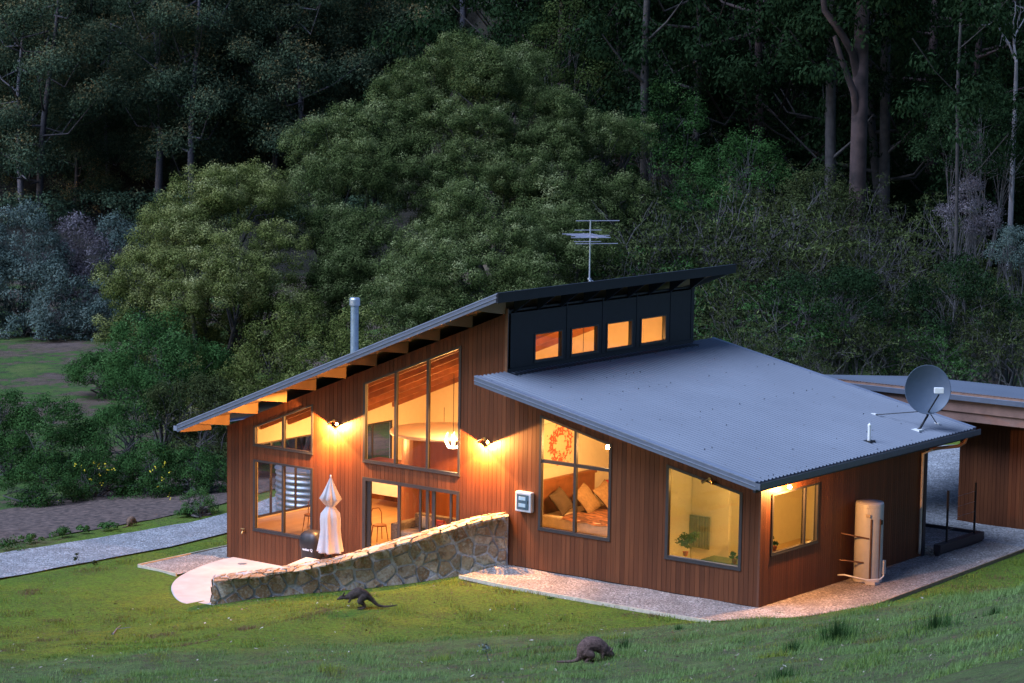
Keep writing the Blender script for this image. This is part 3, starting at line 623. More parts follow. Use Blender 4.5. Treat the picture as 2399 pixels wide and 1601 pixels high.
ter = [(-13.42, -.03), (-13.42, -1.8), (-14.0, -1.8), (-14.0, -3.3), (wx(-3.3, .2)+.0, -3.3)]
ter = [(-13.42, -.03), (-13.42, -1.8), (-14.0, -1.8), (-14.0, -4.55), (-8.35, -.05)]
ter = [(x, y) for x, y in ter]
ter[3] = (wx(-4.0, .3), -4.0) if wx(-4.0, .3) > -14 else (-14.0, WA[1]-WN[1]*.3+WD[1]*((-14.0-(WA[0]-WN[0]*.3))/WD[0]))
o = slab('terrace', ter, -1.35, -.3, m_conc); tag(o, 'raised pale concrete terrace outside the sliding door', None, kind='structure')
MB().box(-13.86, -13.43, -1.78, -.05, -1.3, -.75).build('terrace_step', m_conc)['kind'] = 'structure'
# gravel sheets and timber edging
def gravel_mat(name, cols, sc_=26, warm=0):
    m, nt, out = newmat(name); bs = N(nt, 'ShaderNodeBsdfPrincipled'); lk(nt, bs.outputs[0], out.inputs[0])
    v = coord(nt, 'Pos'); vo = N(nt, 'ShaderNodeTexVoronoi'); vo.inputs['Scale'].default_value = sc_; lk(nt, v, vo.inputs['Vector'])
    sp = N(nt, 'ShaderNodeSeparateColor'); lk(nt, vo.outputs['Color'], sp.inputs[0])
    c = ramp(nt, [(0, cols[0]), (.45, cols[1]), (.8, cols[2]), (1, cols[3])], sp.outputs[0])
    c = mixc(nt, ramp(nt, [(.35, (.55, .55, .55)), (.65, (0, 0, 0))], noise(nt, v, 1.3, 4)), c, cols[0])
    c = mixc(nt, ramp(nt, [(.62, (0, 0, 0)), (.7, (.6, .6, .6))], noise(nt, v, 2.6, 5)), c, (.1, .075, .05))
    lk(nt, c, bs.inputs['Base Color']); bs.inputs['Roughness'].default_value = .85
    bp = N(nt, 'ShaderNodeBump'); bp.inputs['Strength'].default_value = 1; bp.inputs['Distance'].default_value = .03; bp.invert = True; lk(nt, vo.outputs['Distance'], bp.inputs['Height']); lk(nt, bp.outputs[0], bs.inputs['Normal'])
    return m
m_gravel = gravel_mat('house gravel', ((.13, .11, .1), (.3, .26, .24), (.45, .4, .37), (.6, .56, .52)))
m_drive = gravel_mat('driveway gravel', ((.14, .14, .145), (.27, .27, .28), (.4, .4, .41), (.55, .55, .56)), 20)
def drape(name, poly, m, dz, step=.4, label=None, flat=None):
    """sheet cut from a grid inside poly, following the ground"""
    bm = bmesh.new(); vs = [bm.verts.new((x, y, 0)) for x, y in poly]; bm.faces.new(vs)
    xs = [p[0] for p in poly]; ys = [p[1] for p in poly]
    for x in np.arange(min(xs)+step, max(xs), step): bmesh.ops.bisect_plane(bm, geom=bm.verts[:]+bm.edges[:]+bm.faces[:], plane_co=(x, 0, 0), plane_no=(1, 0, 0))
    for y in np.arange(min(ys)+step, max(ys), step): bmesh.ops.bisect_plane(bm, geom=bm.verts[:]+bm.edges[:]+bm.faces[:], plane_co=(0, y, 0), plane_no=(0, 1, 0))
    P = np.array([(v.co.x, v.co.y) for v in bm.verts]); Z = ground(P[:, 0], P[:, 1]) if flat is None else np.full(len(P), flat)
    for v, z in zip(bm.verts, Z): v.co.z = z+dz+(.012*math.sin(v.co.x*3.1)*math.sin(v.co.y*2.7+1) if flat is None else 0)
    bm.normal_update(); me = bpy.data.meshes.new(name); bm.to_mesh(me); bm.free()
    if len(me.polygons) and sum(p.normal.z for p in me.polygons) < 0: me.flip_normals()
    o = link(name, me, m); tag(o, label, None, kind='structure'); return o
drape('gravel_strip', [(-8.2, .0), (-8.15, -2.13), (0, -2.2), (.9, -1.4), (2.3, 1.5), (1.95, 11.6), (-2.6, 11.9), (-2.6, 8.8), (-.1, 8.8), (-.1, .0)], m_gravel, .07, .25, 'gravel strip round the foot of the house')
drape('gravel_strip', [(-18.2, -.0), (-18.12, -2.79), (-20.35, -2.1), (-20.25, 9.5), (-18.9, 9.5), (-18.8, 0)], m_gravel, .06, .5, 'gravel wedge left of the house')
drape('courtyard_gravel', [(-3.0, 11.9), (3.4, 11.6), (3.4, 14.1), (-1.7, 14.1), (-1.9, 24), (-3, 28), (-12, 30), (-10, 12)], m_drive, .05, .8, 'grey gravel between house and shed')
drape('driveway', [(-24, -22), (-22.9, -9), (-22.72, -5.4), (-22.45, -2), (-22.2, 1), (-22.45, 4), (-23, 7), (-24.4, 12), (-27, 20), (-29, 19), (-26.6, 12), (-25.0, 6.2), (-24.9, 4.6), (-25.3, 1), (-25.9, -2.6), (-26.6, -6), (-28, -22)], m_drive, .05, .5, 'grey gravel driveway passing the left end of the house')
drape('garden_bed', [(-28.6, -22), (-28, -6), (-27.3, -2), (-26.8, 1.5), (-26.5, 4.5), (-26.7, 8), (-28, 14), (-34, 16), (-33, 6), (-33, 0), (-34, -22)], plain('bark mulch', (.1, .065, .052), .95, var=.7, scale=5, bump=1.), .03, .5, 'brown bark mulch strip between the driveway and the shrubs')
m_edging = plain('pale timber edging', (.5, .42, .32), .7, var=.2)
m_edging2 = plain('brown timber edging', (.22, .15, .1), .7, var=.2)
def edging(pts, m, label):
    b = MB()
    for p, q in zip(pts, pts[1:]):
        n = max(1, int(math.dist(p, q)/1.2)); P = [(p[0]+(q[0]-p[0])*k/n, p[1]+(q[1]-p[1])*k/n) for k in range(n+1)]
        for u, w in zip(P, P[1:]): b.bar((*u, float(ground(*u))+.045), (*w, float(ground(*w))+.045), .04, .1)
    tag(b.build('timber_edging', m), label, 'garden edging')
edging([(-8.15, -2.15), (0.0, -2.22)], m_edging, 'pale timber edging along the front gravel strip')
edging([(2.32, 1.5), (1.97, 11.6)], m_edging2, 'brown timber edging right of the water heater gravel')
edging([(-18.15, -2.82), (-20.4, -2.15), (-20.3, 9.5)], m_edging, 'pale timber edging round the gravel wedge by the patio')
MB().lathe([(.14, 0), (.14, .006)], -17.6, -.6, -1.2, 20).build('drain_grate', m_steel); tag(bpy.data.objects['drain_grate'], 'small round drain grate in the round patio', 'drain')
# ------------------------------------------------------------------ fittings outside
t = thing('meter_box', 'grey electric meter box with clear door on the timber wall', 'meter box', (-7.5, -.02, 1.6))
MB().box(-7.77, -7.23, -.2, -.024, 1.6, 2.16).build('casing', plain('grey plastic', (.5, .52, .55), .5), t, bevel=.03)
MB().box(-7.7, -7.3, -.215, -.2, 1.67, 2.09).build('door', plain('smoky door', (.07, .11, .14), .2), t, bevel=.02)
MB().box(-7.63, -7.4, -.225, -.215, 1.93, 2.03).box(-7.63, -7.4, -.225, -.215, 1.74, 1.84).build('meter_windows', plain('meter face', (.35, .48, .55), .3), t); MB().box(-7.33, -7.31, -.23, -.215, 1.85, 1.93).build('latch', m_black, t)
t = thing('garden_tap', 'brass garden tap on the timber wall near the left corner', 'tap', (-18.05, -.02, -.4))
MB().tube([(-18.05, -.02, -.35), (-18.05, -.12, -.35), (-18.05, -.16, -.42)], .02, 8).build('spout', m_brass, t); MB().tube([(-18.12, -.1, -.27), (-17.98, -.1, -.27)], .018, 8).tube([(-18.05, -.1, -.35), (-18.05, -.1, -.27)], .012, 8).build('handle', m_brass, t)
# umbrella
ux, uy, uz = -13.2, -1.67, -.3
t = thing('patio_umbrella', 'closed cream patio umbrella tied at the neck on the terrace', 'umbrella', (ux, uy, uz))
m_cloth = plain('cream cloth', (.5, .45, .45), .85, var=.05)
fold = lambda th, z: 1+.14*math.cos(8*th+z*1.1)+.06*math.cos(13*th+2*z)
MB().lathe([(.03, 2.36), (.05, 2.3), (.12, 2.12), (.2, 1.93), (.285, 1.76), (.27, 1.75), (.17, 1.62), (.1, 1.55)], ux, uy, uz, 72, fold, False).build('canopy_top', m_cloth, t, smooth=True)
MB().lathe([(.1, 1.57), (.15, 1.5), (.25, 1.36), (.27, 1.2), (.265, .9), (.29, .6), (.33, .28), (.34, .24), (.2, .26)], ux, uy, uz, 72, lambda th, z: 1+(.1+.06*(1.5-z))*math.cos(7*th+z*1.6)+.06*math.cos(12*th+z), False).build('canopy_skirt', m_cloth, t, smooth=True)
MB().lathe([(.12, 1.53), (.125, 1.57), (.12, 1.6)], ux, uy, uz, 24).build('tie', m_cloth, t); MB().lathe([(.0, 2.46), (.025, 2.44), (.02, 2.36)], ux, uy, uz, 12).build('finial', m_white, t)
MB().tube([(ux, uy, uz), (ux, uy, uz+2.4)], .022, 10).build('pole', m_alum, t); MB().lathe([(.24, 0), (.24, .05), (.05, .1), (.05, .2)], ux, uy, uz, 24).build('base', m_black, t)
# covered barbecue
bx, by = -14.78, -.62
t = thing('barbecue', 'black covered barbecue standing against the timber wall by the umbrella', 'barbecue', (bx, by, -1.2))
def bbq():
    b = MB(); n = 40; rings = [(.30, .26, 0), (.31, .27, .3), (.32, .27, .8), (.37, .3, .95), (.38, .31, 1.12), (.34, .28, 1.27), (.24, .2, 1.37), (.08, .06, 1.4)]; base = 0
    for rx, ry, z in rings:
        for k in range(n):
            th = 2*PI*k/n; c, s = math.cos(th), math.sin(th); e = 3.2; r = (abs(c)**e+abs(s)**e)**(-1/e); w = 1+.025*math.cos(9*th+z*3)*(1 if z < 1 else .3); b.v.append((bx+rx*r*c*w, by+ry*r*s*w, -1.2+z))
    for i in range(len(rings)-1):
        for k in range(n): a = i*n+k; c = i*n+(k+1) % n; b.f.append((a, c, c+n, a+n))
    b.f.append(tuple((len(rings)-1)*n+k for k in range(n))); return b
bbq().build('cover', plain('black vinyl cover', (.014, .014, .018), .45, var=.2), t, smooth=True)
def text(body, size, loc, parent, m, rx=PI/2, rz=0, name='lettering', ext=.003):
    c = bpy.data.curves.new('lettering', 'FONT'); c.body = body; c.size = size; c.extrude = ext; c.align_x = 'CENTER'; c.offset = size*.02
    o = bpy.data.objects.new('tmp', c); C.objects.link(o); bpy.context.view_layer.update(); me = bpy.data.meshes.new_from_object(o.evaluated_get(bpy.context.evaluated_depsgraph_get())); bpy.data.objects.remove(o)
    me.transform(Matrix.Translation(loc) @ Matrix.Rotation(rz, 4, 'Z') @ Matrix.Rotation(rx, 4, 'X')); me.name = name; return link(name, me, m, parent)
text('weber Q', .105, (bx+.06, by-.315, -.36), t, plain('white print', (.85, .85, .85), .6))
for s in (-1, 1): MB().box(bx+s*.2-.04, bx+s*.2+.04, by-.2, by+.2, -1.2, -1.1).build('foot', m_black, t)
# hot water cylinder
hx, hy = .52, 4.78
t = thing('water_heater', 'tall cream hot water cylinder beside the side wall', 'water heater', (hx, hy, .03))
m_hw = plain('cream enamel', (.36, .35, .35), .4, var=.05)
MB().lathe([(.3, 0), (.38, .02), (.385, .06), (.385, 2.05), (.37, 2.1), (.1, 2.115), (.001, 2.115)], hx, hy, .1, 56).build('cylinder', m_hw, t, smooth=True)
MB().lathe([(.4, 0), (.4, .07)], hx, hy, .03, 40).build('base', m_conc, t)
MB().lathe([(.387, .1), (.39, .11), (.387, .12)], hx, hy, 1.98, 40).build('rim', m_hw, t)
cp = plain('copper pipe', (.1, .05, .035), .5, .5)
MB().tube([(hx+.24, hy-.3, .15), (hx+.24, hy-.3, 1.78)], .03, 8).build('pipe', cp, t); MB().tube([(hx+.37, hy-.06, .1), (hx+.4, hy-.1, 1.7), (hx+.4, hy-.1, 1.78)], .017, 8).build('pipe', cp, t)
MB().tube([(.02, hy-.62, 1.35), (.2, hy-.6, 1.34), (.72, hy-.34, 1.25)], .022, 8).build('pipe', cp, t); MB().tube([(.02, hy-.66, .62), (.2, hy-.6, .62), (.6, hy-.38, .58)], .022, 8).build('pipe', cp, t)
MB().tube([(.02, hy-.75, .22), (.25, hy-.8, .27), (.75, hy-.45, .02+.12), (.95, hy-.1, .13), (.95, hy+.1, .18), (.93, hy+.12, .3)], .022, 8).build('drain_pipe', m_white, t, smooth=True)
MB().box(.88, .98, hy+.07, hy+.17, .25, .62).build('valve_box', m_hw, t); MB().box(hx+.38, hx+.41, hy-.05, hy+.02, 1.62, 1.74).build('valve', m_black, t)
MB().box(hx+.2, hx+.5, hy-.5, hy-.2, .03, .12).build('plinth', m_conc, t)
MB().box(hx+.1, hx+.24, hy-.385, hy-.375, 1.83, 1.92).build('label_plate', plain('label grey', (.3, .26, .23), .5), t)
# satellite dish
t = thing('satellite_dish', 'grey satellite dish on a bent mast near the roof edge', 'satellite dish', (.03, 8.23, RL_(.03)))
dc = Vector((.03, 8.75, 4.8)); dn = Vector((.62, -.76, .18)).normalized(); du = Vector((0, 0, 1)); dr = dn.cross(du).normalized(); du = dr.cross(dn)
b = MB(); n = 48; R_ = [0, .12, .25, .37, .48, .58, .66, .68]
for s_, off in ((1, 0), (-1, -.02)):
    base = len(b.v)
    for r in R_:
        for k in range(n): th = 2*PI*k/n; p = dc+dr*(r*math.cos(th)*.97)+du*(r*math.sin(th)*1.03)+dn*(.2*r*r/.46-.1+off); b.v.append(tuple(p))
    for i in range(len(R_)-1):
        for k in range(n): a = base+i*n+k; c = base+i*n+(k+1) % n; b.f.append((a, c, c+n, a+n) if s_ > 0 else (a+n, c+n, c, a))
m0 = (len(R_)-1)*n; tot = len(R_)*n
for k in range(n): b.f.append((m0+k, m0+(k+1) % n, tot+m0+(k+1) % n, tot+m0+k))
b.build('reflector', plain('dish grey', (.075, .1, .14), .5, var=.05), t, smooth=True)
b = MB(); b.tube([tuple(dc-dn*.12), tuple(dc-dn*.3)], .12, 12); b.build('mount', m_black, t)
foot = Vector((.03, 8.23, RL_(.03)))
MB().tube([tuple(foot), tuple(foot+Vector((.05, .12, .1))), tuple(dc+Vector((.0, .1, -.75))-dn*.05), tuple(dc-dn*.2)], .035, 10).build('mast', m_black, t, smooth=True)
lnb = dc+dn*.75-du*.05+dr*(-.18)
MB().tube([tuple(dc-du*.68), tuple(lnb-du*.12)], .022, 8).build('feed_arm', m_black, t)
MB().bar(tuple(lnb-dr*.13), tuple(lnb+dr*.13), .12, .16).build('receiver', m_white, t, bevel=.01)
MB().tube([(-1.37, 8.31, RL_(-1.37)+.02), tuple(dc-du*.6-dn*.15)], .014, 8).build('stay', m_black, t); MB().tube([(-.06, 9.58, RL_(-.06)+.02), tuple(dc-du*.5-dn*.15)], .014, 8).build('stay', m_black, t)
MB().box(-1.5, -1.33, 8.26, 8.36, RL_(-1.4)+.0, RL_(-1.4)+.05).box(-.14, .02, 9.53, 9.63, RL_(-.06), RL_(-.06)+.05).box(-.1, .16, 8.1, 8.34, RL_(.03)+.0, RL_(.03)+.05).build('feet', m_white, t)
t = thing('roof_vent', 'white roof vent pipe with pointed cap beside the satellite dish', 'vent pipe', (0, 5.55, 3.68)); MB().tube([(0, 5.55, 3.66), (0, 5.55, 4.12)], .045, 12).build('pipe', m_white, t); MB().lathe([(.05, 0), (.05, .04), (.0, .1)], 0, 5.55, 4.12, 12).build('cap', m_white, t); MB().box(-.12, .12, 5.4, 5.7, 3.67, 3.73).build('flashing', m_black, t)
# tv antenna
ax, ay = -8.6, 4.3; az = RU_(ax)
t = thing('tv_antenna', 'television antenna with many short rods on a mast on the upper roof', 'antenna', (ax, ay, az))
H = 2.05; MB().tube([(ax, ay, az-.02), (ax, ay, az+H)], .022, 10).build('mast', m_steel, t)
rv = Vector((RH[0], RH[1], 0)); fv = Vector((FH[0], FH[1], 0)); rv = (rv*.97+fv*.25).normalized(); fv = Vector((-rv.y, rv.x, 0))
o_ = Vector((ax, ay, az))
def rod(y, z, l0, l1, r=.011): MB().tube([tuple(o_+fv*y+rv*l0+Vector((0, 0, z))), tuple(o_+fv*y+rv*l1+Vector((0, 0, z)))], r, 6).build('rod', m_alum, t)
rod(.0, H-.02, -.43, .87); rod(-.1, H-.28, -.5, .3); rod(-.1, H-.61, -.5, .3); rod(0, H-.68, -.43, .83)
for k in range(9): rod(-.65+k*.16, H-.45+.0*k, -.5-.02*k+.1*(k % 2)-.25*(k == 0), .42-.02*k)
MB().bar(tuple(o_+fv*-.8+Vector((0, 0, H-.45))), tuple(o_+fv*.75+Vector((0, 0, H-.45))), .03, .03).build('boom', m_alum, t)
rod(.3, H-.47, -.25, .67)
for s in (-1, 1): MB().tube([tuple(o_+Vector((0, 0, .34))), (ax+.35, ay+s*.28, RU_(ax+.35))], .012, 6).build('stay', m_steel, t)
MB().lathe([(.05, 0), (.05, .05)], ax, ay, az+.33, 10).build('collar', m_steel, t)
# rainwater tank seen through the house
t = thing('water_tank', 'round corrugated rainwater tank seen through the left windows', 'water tank', (-20.9, 6.2, -1.45)); m_tank = plain('tank steel', (.24, .25, .27), .4, .6)
prof = [(1.15+.022*math.sin(z*2*PI/.19), z) for z in np.arange(0, 1.9, .02)]
MB().lathe(prof, -20.9, 6.2, -1.45, 64).build('tank_wall', m_tank, t, smooth=True); MB().lathe([(1.2, 0), (1.2, .03), (.0, .16)], -20.9, 6.2, .44, 48).build('tank_roof', m_tank, t)
# raised bed with balustrade beside the porch
t = thing('raised_landing', 'dark timber framed gravel landing with slim posts beside the porch', 'landing', (-.3, 10.3, .05))
b = MB(); b.box(.33, .55, 8.9, 11.6, .14, .36); b.box(.38, .5, 8.9, 11.6, .0, .14); b.box(-1.6, .33, 11.46, 11.6, .14, .36); b.build('timber_frame', m_post, t)
MB().box(-1.6, .33, 8.9, 11.46, .05, .28).build('gravel_bed', m_gravel, t)
for y, x in ((9.5, .42), (11.2, .42)): MB().box(x-.025, x+.025, y-.025, y+.025, .36, 1.85).build('rail_post', m_black, t)
for z in (.7, 1.0, 1.3, 1.6): MB().tube([(.42, 9.5, z), (.42, 11.2, z)], .004, 6).build('wire', m_steel, t)
# shed
t = thing('timber_shed', 'timber clad shed with a flat grey roof at the right edge', 'shed', (2, 15, 0))
cs = cells(-1.65, 9, .13, .007, lambda x: .02, lambda x: 3.3, []); wall(MB(), cs, 0, 14.14, 14.17).build('wall_cladding', m_clad, t)
cs = cells(14.2, 20.5, .13, .007, lambda x: .02, lambda x: 3.15, []); wall(MB(), cs, 1, -1.66, -1.63).build('wall_cladding', m_cladY, t)
MB().box(-1.62, 9, 14.18, 20.5, .1, 3.15).build('wall_core', m_sark, t); MB().box(-1.5, 9, 14.16, 14.3, -.1, .03).build('plinth', m_conc, t); MB().box(.85, .95, 14.05, 14.15, -.1, .3).build('downpipe', m_black, t)
m_frz = plain('frieze timber', (.22, .12, .09), .6, var=.2, scale=3)
zt = 4.2
MB().box(-6.6, 9, 12.75, 12.8, 3.62, 3.98).build('frieze_board', m_frz, t); MB().box(-6.6, 9, 12.8, 14.1, 3.34, 3.4).build('soffit', m_frz, t)
MB().box(-6.6, 9, 12.81, 12.95, 3.4, 3.64).build('beam', m_frz, t)
b = MB(); b.box(-6.7, 9, 12.6, 12.74, 3.98, 3.99); b.box(-6.7, 9, 12.6, 12.612, 3.99, 4.12); b.build('gutter', m_fascia, t); MB().box(-6.7, 9, 12.595, 12.62, 4.12, 4.14).build('gutter_lip', m_edge, t)
MB().box(-6.7, 9, 12.76, 12.8, 4.0, 4.2).build('fascia', plain('copper brown fascia', (.3, .17, .12), .5), t)  # plain copper-brown board colour
r = corr(0, 9, 0, 15.7, lambda x: 0, .11, .011); r.v = [(-6.7+y, 12.74+x*.9, 4.2-.098*x+z) for x, y, z in r.v]; r.build('roof', m_roof, t, smooth=True)
MB().prism([(-6.7, 12.8, 4.17), (9, 12.8, 4.17), (9, 20.8, 3.27), (-6.7, 20.8, 3.27)], [(-6.7, 12.8, 4.1), (9, 12.8, 4.1), (9, 20.8, 3.2), (-6.7, 20.8, 3.2)]).build('roof_deck', m_dark, t)
for x in (-6.4, -3.9): MB().box(x-.06, x+.06, 12.85, 12.97, 0, 3.7).build('post', m_post, t)
# ------------------------------------------------------------------ animals
def capsule_chain(b, pts, rads, n=14): 
    P = [Vector(p) for p in pts]; fine = []; fr = []
    for i in range(len(P)-1):
        p0, p1, p2, p3 = P[max(i-1, 0)], P[i], P[i+1], P[min(i+2, len(P)-1)]
        for k in range(5):
            u = k/5; fine.append(.5*((2*p1)+(-p0+p2)*u+(2*p0-5*p1+4*p2-p3)*u*u+(-p0+3*p1-3*p2+p3)*u**3)); uu = u*u*(3-2*u); fr.append(rads[i]*(1-uu)+rads[i+1]*uu)
    fine.append(P[-1]); fr.append(rads[-1])
    d0 = (fine[0]-fine[1]).normalized(); d1 = (fine[-1]-fine[-2]).normalized()
    fine = [fine[0]+d0*fr[0]*.9, fine[0]+d0*fr[0]*.6]+fine+[fine[-1]+d1*fr[-1]*.6, fine[-1]+d1*fr[-1]*.9]; fr = [fr[0]*.3, fr[0]*.75]+fr+[fr[-1]*.75, fr[-1]*.3]
    b.tube([tuple(p) for p in fine], fr, n)
def fur(name, c1, c2):
    m, nt, out = newmat(name); bs = N(nt, 'ShaderNodeBsdfPrincipled'); lk(nt, bs.outputs[0], out.inputs[0]); v = coord(nt, 'Object')
    lk(nt, ramp(nt, [(.3, c1), (.7, c2)], noise(nt, v, 14, 5, .7)), bs.inputs['Base Color']); bs.inputs['Roughness'].default_value = .95; bs.inputs['Specular IOR Level'].default_value = .1
    bp = N(nt, 'ShaderNodeBump'); bp.inputs['Strength'].default_value = .7; bp.inputs['Distance'].default_value = .02; lk(nt, noise(nt, coord(nt, 'Object', (1, 1, 3)), 60, 3), bp.inputs['Height']); lk(nt, bp.outputs[0], bs.inputs['Normal']); return m
def animal(name, label, chains, loc, ang, scale, mat, ears, sq=1.):
    b = MB()
    for pts, rads in chains: capsule_chain(b, pts, rads)
    tmp = b.build('tmp', None); rm = tmp.modifiers.new('r', 'REMESH'); rm.mode = 'VOXEL'; rm.voxel_size = .009; sm = tmp.modifiers.new('s', 'SMOOTH'); sm.iterations = 6; sm.factor = .6
    bpy.context.view_layer.update(); me = bpy.data.meshes.new_from_object(tmp.evaluated_get(bpy.context.evaluated_depsgraph_get())); bpy.data.objects.remove(tmp)
    me.polygons.foreach_set('use_smooth', [True]*len(me.polygons)); me.name = name
    o = link(name, me, mat); o.location = tuple(map(float, loc)); o.rotation_euler = (0, 0, ang); o.scale = (scale,)*3; tag(o, label, 'wallaby')
    nv = len(me.vertices); co = np.zeros(nv*3, np.float32); no = np.zeros(nv*3, np.float32); me.vertices.foreach_get('co', co); me.vertices.foreach_get('normal', no); co = co.reshape(-1, 3); no = no.reshape(-1, 3)
    k = np.random.default_rng(3).integers(0, nv, 9000); r3 = np.random.default_rng(4); P = co[k]+r3.normal(size=(9000, 3))*.004; D = no[k]*.35+np.array([-.9, 0, -.35])+r3.normal(size=(9000, 3))*.25; D /= np.linalg.norm(D, axis=1, keepdims=True); S = np.cross(D, no[k])*.0025
    HV = np.stack([P-S, P+S, P+D*r3.uniform(.012, .03, (9000, 1))+no[k]*.008], 1).reshape(-1, 3); hm = npmesh('hair', HV, np.arange(27000).reshape(-1, 3)); hm.materials.append(mat); ho = bpy.data.objects.new('hair', hm); C.objects.link(ho); ho.parent = o
    for (p, q, r) in ears:
        e = MB(); P, Q = Vector(p), Vector(q); e.tube([tuple(P), tuple(P.lerp(Q, .5)), tuple(Q)], [r*.7, r, r*.15], 8); eo = e.build('ear', mat, smooth=True); eo.parent = o
    return o
fur1 = fur('dark fur', (.05, .036, .032), (.11, .08, .07)); fur2 = fur('grey brown fur', (.08, .05, .045), (.24, .15, .13)); fur3 = fur('brown fur', (.16, .1, .07), (.3, .2, .15))
sd = lambda L, y: [(p[0], p[1]*y, p[2]) for p in L]
ang_r = math.atan2(RH[1], RH[0])
# hopping, faces picture left, body local +x = forward
hop = [([(-.16, 0, .3), (-.02, 0, .36), (.12, 0, .41), (.26, 0, .35), (.37, 0, .3), (.45, 0, .285)], [.075, .125, .135, .11, .07, .05]),
       ([(.43, 0, .29), (.52, 0, .285), (.6, 0, .25), (.635, 0, .235)], [.048, .052, .033, .02]),
       ([(-.14, 0, .31), (-.26, 0, .2), (-.38, 0, .1), (-.55, 0, .07), (-.72, 0, .09), (-.86, 0, .12)], [.075, .048, .034, .026, .018, .01])]
for y in (-1, 1):
    hop += [(sd([(-.02, .07, .33), (.07, .1, .22), (.03, .1, .17)], y), [.1, .07, .045]), (sd([(.05, .1, .2), (-.03, .09, .1), (-.05, .09, .06)], y), [.045, .026, .024]), (sd([(-.05, .09, .05), (.06, .09, .02), (.13, .09, .012)], y), [.024, .02, .014]),
            (sd([(.3, .05, .28), (.33, .06, .2), (.36, .05, .17)], y), [.035, .02, .015])]
w1 = on_ground(850, 1427); animal('wallaby', 'dark wallaby hopping left across the lawn below the stone wall', hop, (w1[0]-RH[0]*.0, w1[1], w1[2]), ang_r+PI, 1.03, fur1, [((.5, .03, .32), (.47, .06, .42), .022), ((.5, -.03, .32), (.46, -.06, .42), .022)])
# grazing, faces picture right
gz = [([(-.2, 0, .2), (-.16, 0, .3), (-.05, 0, .41), (.1, 0, .42), (.24, 0, .34), (.34, 0, .25), (.4, 0, .2)], [.13, .175, .18, .17, .145, .105, .078]),
      ([(.36, 0, .23), (.44, 0, .2), (.49, 0, .14), (.51, 0, .08)], [.07, .065, .045, .025]),
      ([(-.2, 0, .2), (-.28, 0, .1), (-.38, 0, .045), (-.55, 0, .03), (-.76, 0, .035)], [.09, .055, .036, .03, .022])]
for y in (-1, 1):
    gz += [(sd([(-.12, .08, .27), (-.02, .12, .2), (-.03, .12, .14)], y), [.12, .095, .05]), (sd([(-.02, .12, .17), (-.12, .1, .07), (-.13, .1, .04)], y), [.045, .028, .026]), (sd([(-.14, .1, .03), (-.02, .11, .02), (.08, .11, .015)], y), [.028, .024, .015]),
           (sd([(.26, .07, .24), (.25, .08, .12), (.29, .08, .02)], y), [.055, .028, .02])]
w2 = on_ground(1385, 1553); animal('wallaby', 'grey brown wallaby hunched over grazing in the foreground grass', gz, w2, ang_r+.12, .92, fur2, [((.42, .045, .25), (.42, .08, .37), .026), ((.42, -.045, .25), (.47, -.07, .36), .026)])
w3 = on_ground(307, 1233); animal('wallaby', 'small brown wallaby seen from behind beyond the driveway', gz, w3, ang_r+1.0, .55, fur3, [((.42, .045, .25), (.42, .08, .33), .026)])
